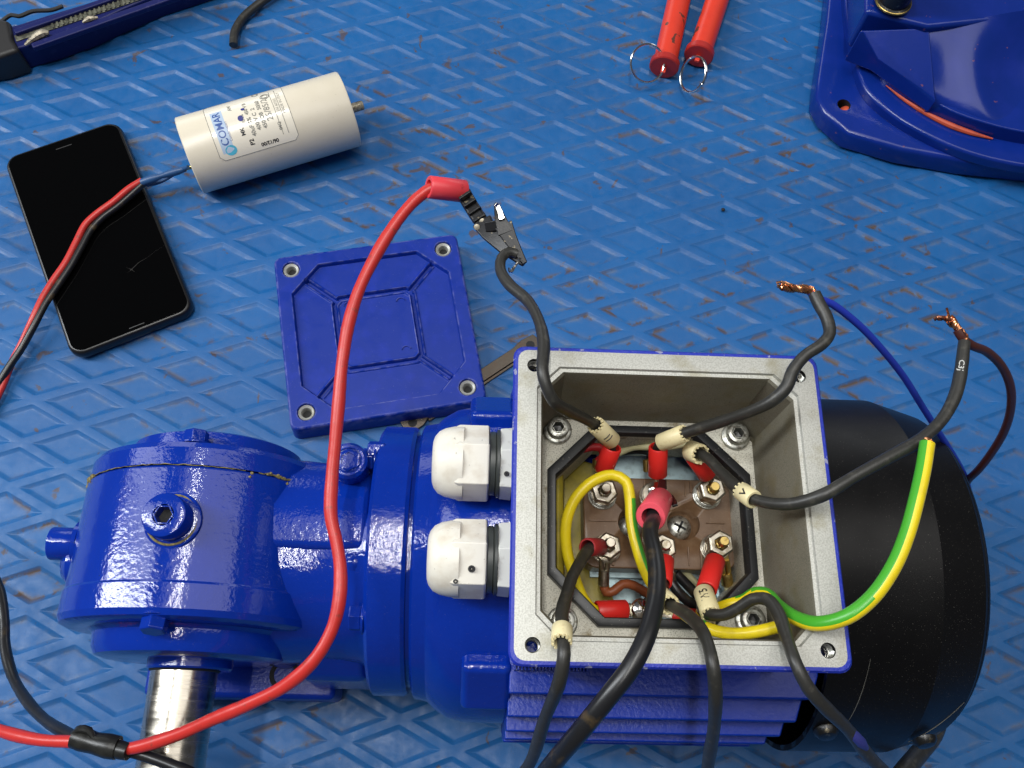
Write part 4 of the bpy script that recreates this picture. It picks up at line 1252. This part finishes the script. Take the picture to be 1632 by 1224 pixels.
# ------------------------------------------------------------------ run capacitor
CR = 2.34
cz = TOP + CR
cA, cB = at(302, 249, cz), at(556, 174, cz)
cd = cB - cA; cd[2] = 0; CL = np.linalg.norm(cd); cd /= CL
cn = np.array([-cd[1], cd[0], 0])            # away from the camera
cap = thing('capacitor', 'cream cylindrical run capacitor with printed label lying on its side', 'capacitor', (cA + cB) / 2 * np.array([1, 1, 0]) + np.array([0, 0, TOP]))
capb = MB().lathe([(0.15, 0), (0.15, CR - 0.22), (0.0, CR - 0.2), (0.0, CR - 0.06), (0.06, CR), (CL - 0.12, CR), (CL - 0.03, CR - 0.05), (CL, CR - 0.16), (CL, 0)], cA, cd, 96).build('can', 'cap_plastic', cap, world=True, angle=30)
MB().lathe([(0.14, 0), (0.12, CR - 0.25), (0.16, CR - 0.2)], cA, cd, 64).build('resin_end', 'cap_resin', cap, world=True)
MB().cyl(cB + cd * -0.05, cB + cd * 0.14, 0.5, n=28).build('stud_base', 'cap_plastic', cap, world=True)
sd2 = MB().cyl(cB, cB + cd * 0.95, 0.29, n=20, ch=0.05)
pts = []
xx_, yy_, aa_ = frame(cd)
for a in np.linspace(0, 2 * math.pi * 9, 170):
    pts.append(cB + cd * (0.15 + a / (2 * math.pi) * 0.085) + (xx_ * math.cos(a) + yy_ * math.sin(a)) * 0.28)
sd2.tube(pts, 0.03, 5, raw=True)
sd2.build('mounting_stud', 'worn_metal', cap, world=True)


def wrap(s, x, dr=0.012):
    """s: length round the can from the crown, positive away from the camera; x along the can"""
    a = s / CR
    return cA + cd * x + (cn * math.sin(a) + np.array([0, 0, 1.0]) * math.cos(a)) * (CR + dr)


X0, X1, S0, S1 = 1.75, 6.55, -2.42, 1.9
lb = MB()
ns, nx_ = 40, 2
corn = 0.25
vs, fs = [], []
for i in range(ns + 1):
    s = S0 + (S1 - S0) * i / ns
    e = min(s - S0, S1 - s)
    ins = 0 if e > corn else corn - math.sqrt(max(0, corn ** 2 - (corn - e) ** 2))
    vs += [wrap(s, X0 + ins, 0.008), wrap(s, X1 - ins, 0.008)]
fs = [(2 * i, 2 * i + 1, 2 * i + 3, 2 * i + 2) for i in range(ns)]
label = lb.add(vs, fs).build('label', 'cap_label', cap, world=True, weld=False)
bd_ = MB()
out = [(S0 + corn, X0), (S1 - corn, X0), (S1, X0 + corn), (S1, X1 - corn), (S1 - corn, X1), (S0 + corn, X1), (S0, X1 - corn), (S0, X0 + corn), (S0 + corn, X0)]
pts = []
for (a, b), (c2, d2) in zip(out[:-1], out[1:]):
    for t in np.linspace(0, 1, 14, endpoint=False):
        pts.append(wrap(a + (c2 - a) * t, b + (d2 - b) * t, 0.010))
bd_.tube(pts + [pts[0]], 0.016, 4, raw=True)
bd_.build('label_border', 'faded_ink', label, weld=False)


def cap_text(string, s, x, size, mat, bold=0.0, name='label_print', flip=False):
    vs, fs = text_geo(string, size, 'LEFT', bold)
    pts = []
    for (a, b, _) in vs:
        pts.append(wrap(s + a, x - b, 0.014) if not flip else wrap(s + b, x + a, 0.014))
    return MB().add(pts, fs).build(name, mat, label, weld=False)


# logo panel
lp = MB(); vs = []
for i in range(17):
    s = -2.05 + 2.75 * i / 16
    vs += [wrap(s, 2.02, 0.011), wrap(s, 2.72, 0.011)]
lp.add(vs, [(2 * i, 2 * i + 1, 2 * i + 3, 2 * i + 2) for i in range(16)]).build('logo_panel', 'logo_pale', label, weld=False)
cap_text('COMAR', -1.62, 2.56, 0.62, 'logo_blue', 0.012, 'logo_lettering')
cap_text('Condensatori', -1.45, 2.80, 0.22, 'logo_blue', 0.0)
dk = MB(); dk.add([wrap(-1.93 + 0.30 * math.cos(t), 2.52 + 0.34 * math.sin(t), 0.016) for t in np.linspace(0, 2 * math.pi, 24, endpoint=False)], [tuple(range(24))])
dk.build('logo_disc', 'logo_cyan', label, weld=False)
cap_text('AW', 0.45, 3.32, 0.30, 'faded_ink', 0.01)
cap_text('MK', -1.35, 3.62, 0.32, 'ink', 0.012)
cap_text('70 6%', -0.65, 3.86, 0.24, 'faded_ink', 0.005)
cap_text('40uF 5%', -1.55, 4.22, 0.34, 'faded_ink', 0.01)
cap_text('450 V B', -0.20, 4.20, 0.30, 'faded_ink', 0.01)
cap_text('400 V C  2', -1.30, 4.60, 0.33, 'faded_ink', 0.01)
cap_text('450 DB  50/60', -1.30, 4.98, 0.33, 'faded_ink', 0.01)
cap_text('25/85/21', -0.95, 5.46, 0.52, 'faded_ink', 0.004)
cap_text('CE', 1.25, 5.1, 0.55, 'faded_ink', 0.012)
cap_text('EN 60252', -0.55, 5.98, 0.24, 'faded_ink', 0.0)
cap_text('MADE IN ITALY', -0.75, 6.28, 0.24, 'faded_ink', 0.0)
cap_text('P2', -2.0, 3.95, 0.36, 'ink', 0.012)
cap_text('IMQ', -1.62, 5.78, 0.26, 'faded_ink', 0.006)
vs, fs = text_geo('06/12/00', 0.30, 'LEFT', 0.012)
MB().add([wrap(-2.02 - b, 5.35 - a, 0.014) for a, b, _ in vs], fs).build('date_print', 'ink', label, weld=False)
rg = MB()
for r_ in (0.26, 0.17):
    rg.tube([wrap(0.88 + r_ * math.cos(t), 5.42 + r_ * math.sin(t), 0.014) for t in np.linspace(0, 2 * math.pi, 24)], 0.022, 4, raw=True)
for x in (5.72, 6.05):
    rg.tube([wrap(s, x, 0.012) for s in np.linspace(-1.9, 1.35, 24)], 0.016, 4, raw=True)
rg.build('approval_mark', 'faded_ink', label, weld=False)
dt = MB()
for s, x, r_, q_ in ((-0.30, 3.66, 0.17, 1.15), (0.28, 3.95, 0.12, 0.8)):
    dt.add([wrap(s + r_ * math.cos(t) * q_, x + r_ * math.sin(t), 0.017) for t in np.linspace(0, 2 * math.pi, 18, endpoint=False)], [tuple(range(18))])
dt.build('pen_mark', 'blue_ink', label, weld=False)
MB().cyl(at(306, 266, 2.0), at(294, 269, 1.9), 0.12, n=12).build('terminal_tag', 'brass', cap, world=True)

# twin leads from the capacitor
tw = thing('capacitor_leads', 'red and black twin leads from the capacitor lying across the phone', 'wire', at(130, 400, 1.3))
MB().tube(P((226, 288, 1.55), (205, 301, 1.6), (180, 322, 1.55), (155, 340, 1.45), (136, 358, 1.4), (122, 385, 1.35), (105, 418, 1.33), (85, 447, 1.3), (68, 475, 1.3), (54, 505, 1.25), (36, 545, 0.8), (18, 580, 0.55), (4, 615, 0.5), (-18, 660, 0.5)), 0.205, 12).build('red_wire', 'red_lead', tw, world=True)
MB().tube(P((228, 293, 1.5), (208, 311, 1.4), (186, 330, 1.35), (163, 347, 1.3), (145, 366, 1.28), (130, 393, 1.27), (112, 425, 1.27), (92, 455, 1.27), (72, 485, 1.27), (55, 518, 1.2), (34, 556, 0.9), (14, 585, 0.75), (-6, 618, 0.6), (-30, 660, 0.5)), 0.205, 12).build('black_wire', 'black_lead', tw, world=True)
MB().tube(P((296, 269, 1.9), (275, 275, 1.8), (252, 282, 1.75), (243, 285, 1.7), (226, 291, 1.55)), [0.16, 0.24, 0.22, 0.16, 0.24, 0.26, 0.24], 14).build('heat_shrink', 'heat_shrink_blue', tw, world=True)
MB().tube(P((300, 266, 2.3), (280, 276, 1.5), (255, 290, 1.0), (232, 296, 1.35)), 0.12, 10).build('second_shrink', 'heat_shrink_blue', tw, world=True)

# ------------------------------------------------------------------ phone
pc = [at(2, 240, 1.0), at(188, 199, 1.0), at(311, 489, 1.0), at(112, 575, 1.0)]
pcen = np.mean(pc, axis=0)
pw = (np.linalg.norm(pc[1] - pc[0]) + np.linalg.norm(pc[2] - pc[3])) / 2
pl = (np.linalg.norm(pc[3] - pc[0]) + np.linalg.norm(pc[2] - pc[1])) / 2
pdir = unit((pc[0] + pc[1]) - (pc[2] + pc[3])); prz = math.atan2(-pdir[0], pdir[1])
ph = thing('phone', 'black smartphone with cracked dark screen lying face up on mat', 'phone', (pcen[0], pcen[1], TOP), prz)
PH = 0.86
pb = MB()
lp_ = []
for z, ins in ((0.0, 0.35), (0.06, 0.15), (0.25, 0.02), (0.45, 0.0), (0.68, 0.03), (0.80, 0.10), (0.84, 0.18)):
    lp_.append([(x, y, z) for x, y in round_rect(pw - 2 * ins, pl - 2 * ins, 0.85 - ins * 0.5, 8)])
nP = len(lp_[0])
for i in range(len(lp_) - 1):
    pb.add(lp_[i] + lp_[i + 1], [(k, (k + 1) % nP, nP + (k + 1) % nP, nP + k) for k in range(nP)])
pb.add(lp_[0], [tuple(range(nP))]); pb.add(lp_[-1], [tuple(range(nP))])
pb.build('phone_body', 'phone_frame', ph, angle=50)
MB().prism(round_rect(pw - 0.42, pl - 0.42, 0.7, 8), 0.82, PH).build('screen', 'phone_glass', ph, bevel=0.015)
scr = bpy.data.objects['screen']
ck = MB()
ck_c = np.array([1.15, -3.4])
for a, L in ((2.3, 0.35), (0.7, 2.4), (-0.8, 0.3), (3.6, 0.3)):
    pts = [(ck_c[0], ck_c[1], PH + 0.001)]
    for k in range(4):
        a += random.uniform(-0.3, 0.3)
        pts.append((pts[-1][0] + math.cos(a) * L / 4, pts[-1][1] + math.sin(a) * L / 4, PH + 0.001))
    ck.tube(pts, [0.025, 0.004, 0.0025], 4, raw=True)
ck.build('screen_crack', 'crack', scr)
MB().prism(round_rect(1.0, 0.06, 0.028, 4), PH - 0.01, PH + 0.003, fn=lambda x, y, z: (x, y + pl / 2 - 0.75, z)).build('earpiece', 'tool_black', ph)
MB().prism(round_rect(0.9, 0.05, 0.02, 4), PH - 0.01, PH + 0.004, fn=lambda x, y, z: (x + 0.3, y - pl / 2 + 0.42, z)).build('home_mark', 'phone_grey', ph)

# ------------------------------------------------------------------ two red handles with split rings
HG = 'red tubular handles with split rings'
for (fu, fv, tu, tv, rc_, rtilt, lab, rR) in (
        (1058, 108, 1082, 0, (1031, 101), (0.30, -0.55, 0.80), 'red tubular handle on the left, split ring leaning out to the left', 1.22),
        (1113, 90, 1143, 0, (1106, 119), (-0.80, -0.30, 0.45), 'red tubular handle on the right, its ring hanging towards the front', 1.15)):
    z = 1.0 + TOP
    a, b = at(fu, fv, z), at(tu, tv, z)
    d = unit(b - a)
    hnd = thing('red_handle', lab, 'handle', a * np.array([1, 1, 0]) + np.array([0, 0, TOP]), 0, HG)
    MB().lathe([(0.2, 0.78), (0.55, 0.80), (16.0, 0.80), (16.1, 0.7), (16.1, 0)], a, d, 40).build('grip', 'handle_red', hnd, world=True)
    MB().lathe([(0, 0), (0, 0.92), (0.06, 1.0), (0.45, 1.0), (0.52, 0.95), (0.55, 0.78)], a, d, 40).build('end_flange', 'handle_end_red', hnd, world=True)
    MB().box(a - d * 0.22, (0.34, 0.22, 0.5), rx=[np.cross(d, (0, 0, 1)), (0, 0, 1), d]).build('ring_eye', 'handle_red', hnd, world=True, bevel=0.06)
    cen = at(rc_[0], rc_[1], z + 0.45)
    rng_ = thing('split_ring', 'steel split ring through eye of the ' + ('left' if fu < 1100 else 'right') + ' red handle', 'ring', cen * np.array([1, 1, 0]) + np.array([0, 0, TOP]), 0, 'split rings')
    rb_ = MB()
    rx_, ry_, ra_ = frame(rtilt)
    pts = [cen + (rx_ * math.cos(t) + ry_ * math.sin(t)) * rR + ra_ * 0.035 * t / math.pi for t in np.linspace(0.3, 0.3 + 4 * math.pi, 120)]
    rb_.tube(pts, 0.07, 8, raw=True)
    rb_.build('ring_coil', 'bright_steel', rng_, world=True)

# ------------------------------------------------------------------ vise at the top right
vo = at(1500, 60, 0)
vi = thing('bench_vise', 'heavy blue cast iron vise base with one red primer streak', 'vise', (vo[0], vo[1], TOP))
base_px = [(1316, -60), (1304, 60), (1290, 150), (1287, 180), (1300, 205), (1335, 236), (1420, 262), (1520, 280), (1640, 293), (1800, 290)]
poly = [tuple(at(u, v, TOP)[:2]) for u, v in base_px]
poly = poly + [(34, 22), (13, 24)]
VB = MB().prism(poly[::-1], TOP, 1.75)
vbo = VB.build('vise_base', 'vise_paint', vi, world=True, bevel=0.35, seg=4)
hp = at(1345, 167, 1.75)
cm = MB().cyl((hp[0], hp[1], 0.9), (hp[0], hp[1], 2.4), 0.45, n=24)
vbo.modifiers.clear()
bpy.context.view_layer.update()
# keep the bevel, then drill
bv = vbo.modifiers.new('bevel', 'BEVEL'); bv.width = 0.3; bv.segments = 4; bv.limit_method = 'ANGLE'; bv.angle_limit = math.radians(32)
cut(vbo, cm, 'dark_inside')
MB().lathe([(0, 0), (0.0, 0.2), (0.05, 0.28), (0.10, 0.2), (0.12, 0)], hp + np.array([0.2, -0.02, -0.38]), (-0.4, 0.3, 0.8), 16).build('hole_rust', 'primer_red', vi, world=True)
def slab(name, pxs, zref, z0, z1, mat, bev, extra=((36, 24), (14, 26)), shrink=0.0):
    pl_ = [at(u, v, zref)[:2] for u, v in pxs]
    pl_ = [tuple(p) for p in smooth_path([np.array([p[0], p[1], 0]) for p in pl_], 0.5)[:, :2]]
    return MB().prism((pl_ + list(extra))[::-1], z0, z1).build(name, mat, vi, world=True, bevel=bev, seg=4, angle=40)


slab('swivel_plate', [(1345, -70), (1349, 20), (1361, 85), (1380, 142), (1422, 182), (1480, 216), (1540, 242), (1620, 262), (1760, 276)], 2.5, 1.6, 2.5, 'vise_paint', 0.22)
arcp = [(1372, -70), (1376, 20), (1388, 85), (1408, 130), (1440, 156), (1475, 177), (1515, 197), (1550, 209), (1590, 220), (1660, 232), (1780, 240)]
slab('swivel_ring', arcp, 2.6, 2.4, 3.6, 'vise_paint', 0.10)
arc = MB()
arc.tube([at(u, v, 2.62) for u, v in ((1412, 136), (1440, 158), (1475, 180), (1515, 200), (1550, 212.5), (1582, 221))], [0.03, 0.10, 0.14, 0.17, 0.20, 0.16, 0.05], 8)
arc.build('primer_streak', 'primer_red', vi, world=True)
# sloping facet below a shoulder that carries the post
fcb = MB()
top = [at(1370, 47, 5.6), at(1482, 43, 5.6), at(1493, 163, 3.95), at(1398, 94, 3.95)]
bot = [p * np.array([1, 1, 0]) + np.array([0, 0, 2.8]) for p in top]
fcb.add(top + bot, [(0, 1, 2, 3), (7, 6, 5, 4), (0, 4, 5, 1), (1, 5, 6, 2), (2, 6, 7, 3), (3, 7, 4, 0)])
fcb.build('vise_facet', 'vise_paint', vi, world=True, bevel=0.16, seg=3)
ub = MB()
up_ = [at(1380, 18, 6.0), at(1380, -120, 6.0), at(1720, -120, 6.0), at(1720, 20, 6.0), at(1560, 34, 6.0), at(1480, 42, 6.0)]
lo_ = [p * np.array([1, 1, 0]) + np.array([0, 0, 2.8]) for p in up_]
ub.add(up_ + lo_, [tuple(range(6)), tuple(range(11, 5, -1))] + [(k, 6 + k, 6 + (k + 1) % 6, (k + 1) % 6) for k in range(6)])
ub.build('vise_shoulder', 'vise_paint', vi, world=True, bevel=0.3, seg=4)
# the casting beyond the facet: a valley, a soft ridge and a hollow
rows = [[(1478, 38, 5.6), (1520, 34, 5.75), (1560, 30, 5.95), (1625, 16, 6.3), (1760, 0, 6.9)],
        [(1480, 85, 4.98), (1515, 88, 4.65), (1550, 100, 5.0), (1608, 90, 3.9), (1760, 80, 4.3)],
        [(1482, 128, 4.38), (1520, 138, 4.0), (1562, 152, 4.4), (1604, 155, 3.35), (1760, 150, 3.5)],
        [(1486, 160, 3.85), (1530, 176, 3.7), (1575, 196, 3.8), (1615, 206, 3.5), (1760, 212, 3.4)]]
vs = []
for r_ in rows:
    vs += [at(*p) for p in r_]
vs += [p * np.array([1, 1, 0]) + np.array([0, 0, 2.6]) for p in vs[15:20]]
fl_ = MB().add(vs, [(b * 5 + a, b * 5 + a + 1, (b + 1) * 5 + a + 1, (b + 1) * 5 + a) for b in range(4) for a in range(4)]).build('vise_flank', 'vise_paint', vi, world=True, angle=170)
ss = fl_.modifiers.new('smooth', 'SUBSURF'); ss.levels = 3; ss.render_levels = 3
ss.boundary_smooth = 'PRESERVE_CORNERS'
pp = at(1422, 4, 6.2)
MB().lathe([(0, 1.12), (0.0, 1.1), (0.25, 1.12), (0.3, 0.98), (3.5, 0.95), (3.6, 0.8), (3.6, 0)], pp, (0, 0, 1), 40).build('vise_post', 'dark_steel', vi, world=True)
MB().torus(pp + np.array([0, 0, 0.15]), (0, 0, 1), 1.1, 0.09, 40, 8).build('post_ring', 'brass', vi, world=True)

# ------------------------------------------------------------------ tool at the top left
tz = TOP
tl = thing('bar_tool', 'dark blue hand tool with ribbed rail and black end at left', 'tool', at(120, 60, 0) * np.array([1, 1, 0]) + np.array([0, 0, TOP]))
tpoly = [(-60, 132), (0, 118), (45, 106), (95, 92), (150, 72), (210, 44), (262, 22), (330, 0), (400, -26), (395, -60), (300, -46), (200, -10), (140, 6), (80, 24), (30, 40), (-60, 60)]
tw_ = [tuple(at(u, v, 0.35 if k < 9 else 1.9)[:2]) for k, (u, v) in enumerate(tpoly)]
tbm = MB().prism(tw_[::-1], TOP, 2.0)
tbo = tbm.build('tool_body', 'tool_paint', tl, world=True, bevel=0.35, seg=3)
# the channel: two raised lips with a ribbed rail between
def strip(name, a, b, w_, z0, z1, mat, bev=0.06):
    A_, B_ = at(a[0], a[1], z1), at(b[0], b[1], z1)
    d = unit((B_ - A_) * np.array([1, 1, 0])); s = np.array([-d[1], d[0], 0]); L = np.linalg.norm(B_ - A_)
    return MB().prism([(0, -w_ / 2), (L, -w_ / 2), (L, w_ / 2), (0, w_ / 2)], z0, z1, fn=lambda x, y, z: A_ * np.array([1, 1, 0]) + d * x + s * y + np.array([0, 0, z])).build(name, mat, tl, world=True, bevel=bev)


strip('upper_lip', (22, 50), (330, -58), 0.42, 1.9, 2.35, 'tool_paint', 0.1)
strip('lower_lip', (50, 72), (340, -30), 0.5, 1.9, 2.3, 'tool_paint', 0.1)
strip('rail', (24, 61), (340, -45), 0.52, 1.95, 2.08, 'tool_rail', 0.03)
rl_ = MB()
for k in range(34):
    f = (k + 8) / 42
    p = at(24 + 316 * f, 60.5 - 106 * f, 2.12)
    rl_.box(p, (0.14, 0.46, 0.10), rx=[unit((at(340, -45, 2) - at(24, 61, 2))), unit(np.cross((0, 0, 1), at(340, -45, 2) - at(24, 61, 2))), (0, 0, 1)])
ro2 = rl_.build('rail_ribs', 'tool_rail', tl, world=True, bevel=0.02)
MB().tube(P((40, 72, 2.25), (52, 62, 2.36), (68, 53, 2.38), (78, 52, 2.36)), [0.08, 0.22, 0.3, 0.12], 8).build('worn_lever', 'worn_metal', tl, world=True)
MB().tube(P((132, 36, 2.32), (142, 30, 2.36), (156, 28, 2.32)), [0.08, 0.2, 0.08], 8).build('worn_chip', 'worn_metal', tl, world=True)
ep = [tuple(at(u, v, 1.8)[:2]) for u, v in ((-80, 112), (0, 100), (36, 88), (26, 70), (20, 40), (-5, 36), (-80, 50))]
MB().prism(ep[::-1], TOP, 2.3).build('black_end', 'tool_black', tl, world=True, bevel=0.3, seg=3)
MB().tube(P((0, 36, 1.2), (18, 24, 1.4), (30, 26, 1.4), (52, 18, 1.4), (82, 16, 1.4), (100, 10, 1.5)), 0.14, 10).build('wire_bail', 'tool_black', tl, world=True)
# cable end at the top
tag(MB().tube(P((372, 72, 0.48), (374, 52, 0.5), (386, 30, 0.5), (408, 10, 0.5), (440, -12, 0.5), (500, -40, 0.5)), 0.29, 14).build('cable_end', 'black_insulation'), 'short black cable end pointing down beside the capacitor top', 'cable')
# dark speck on the mat
tag(MB().lathe([(0, 0), (0.02, 0.1), (0.08, 0.13), (0.14, 0.08), (0.16, 0)], at(1152, 335, TOP - 0.01), (0, 0, 1), 12).build('dark_pellet', 'dark_inside'), 'tiny round black pellet lying alone on the blue mat', 'pellet')

bpy.context.view_layer.update()
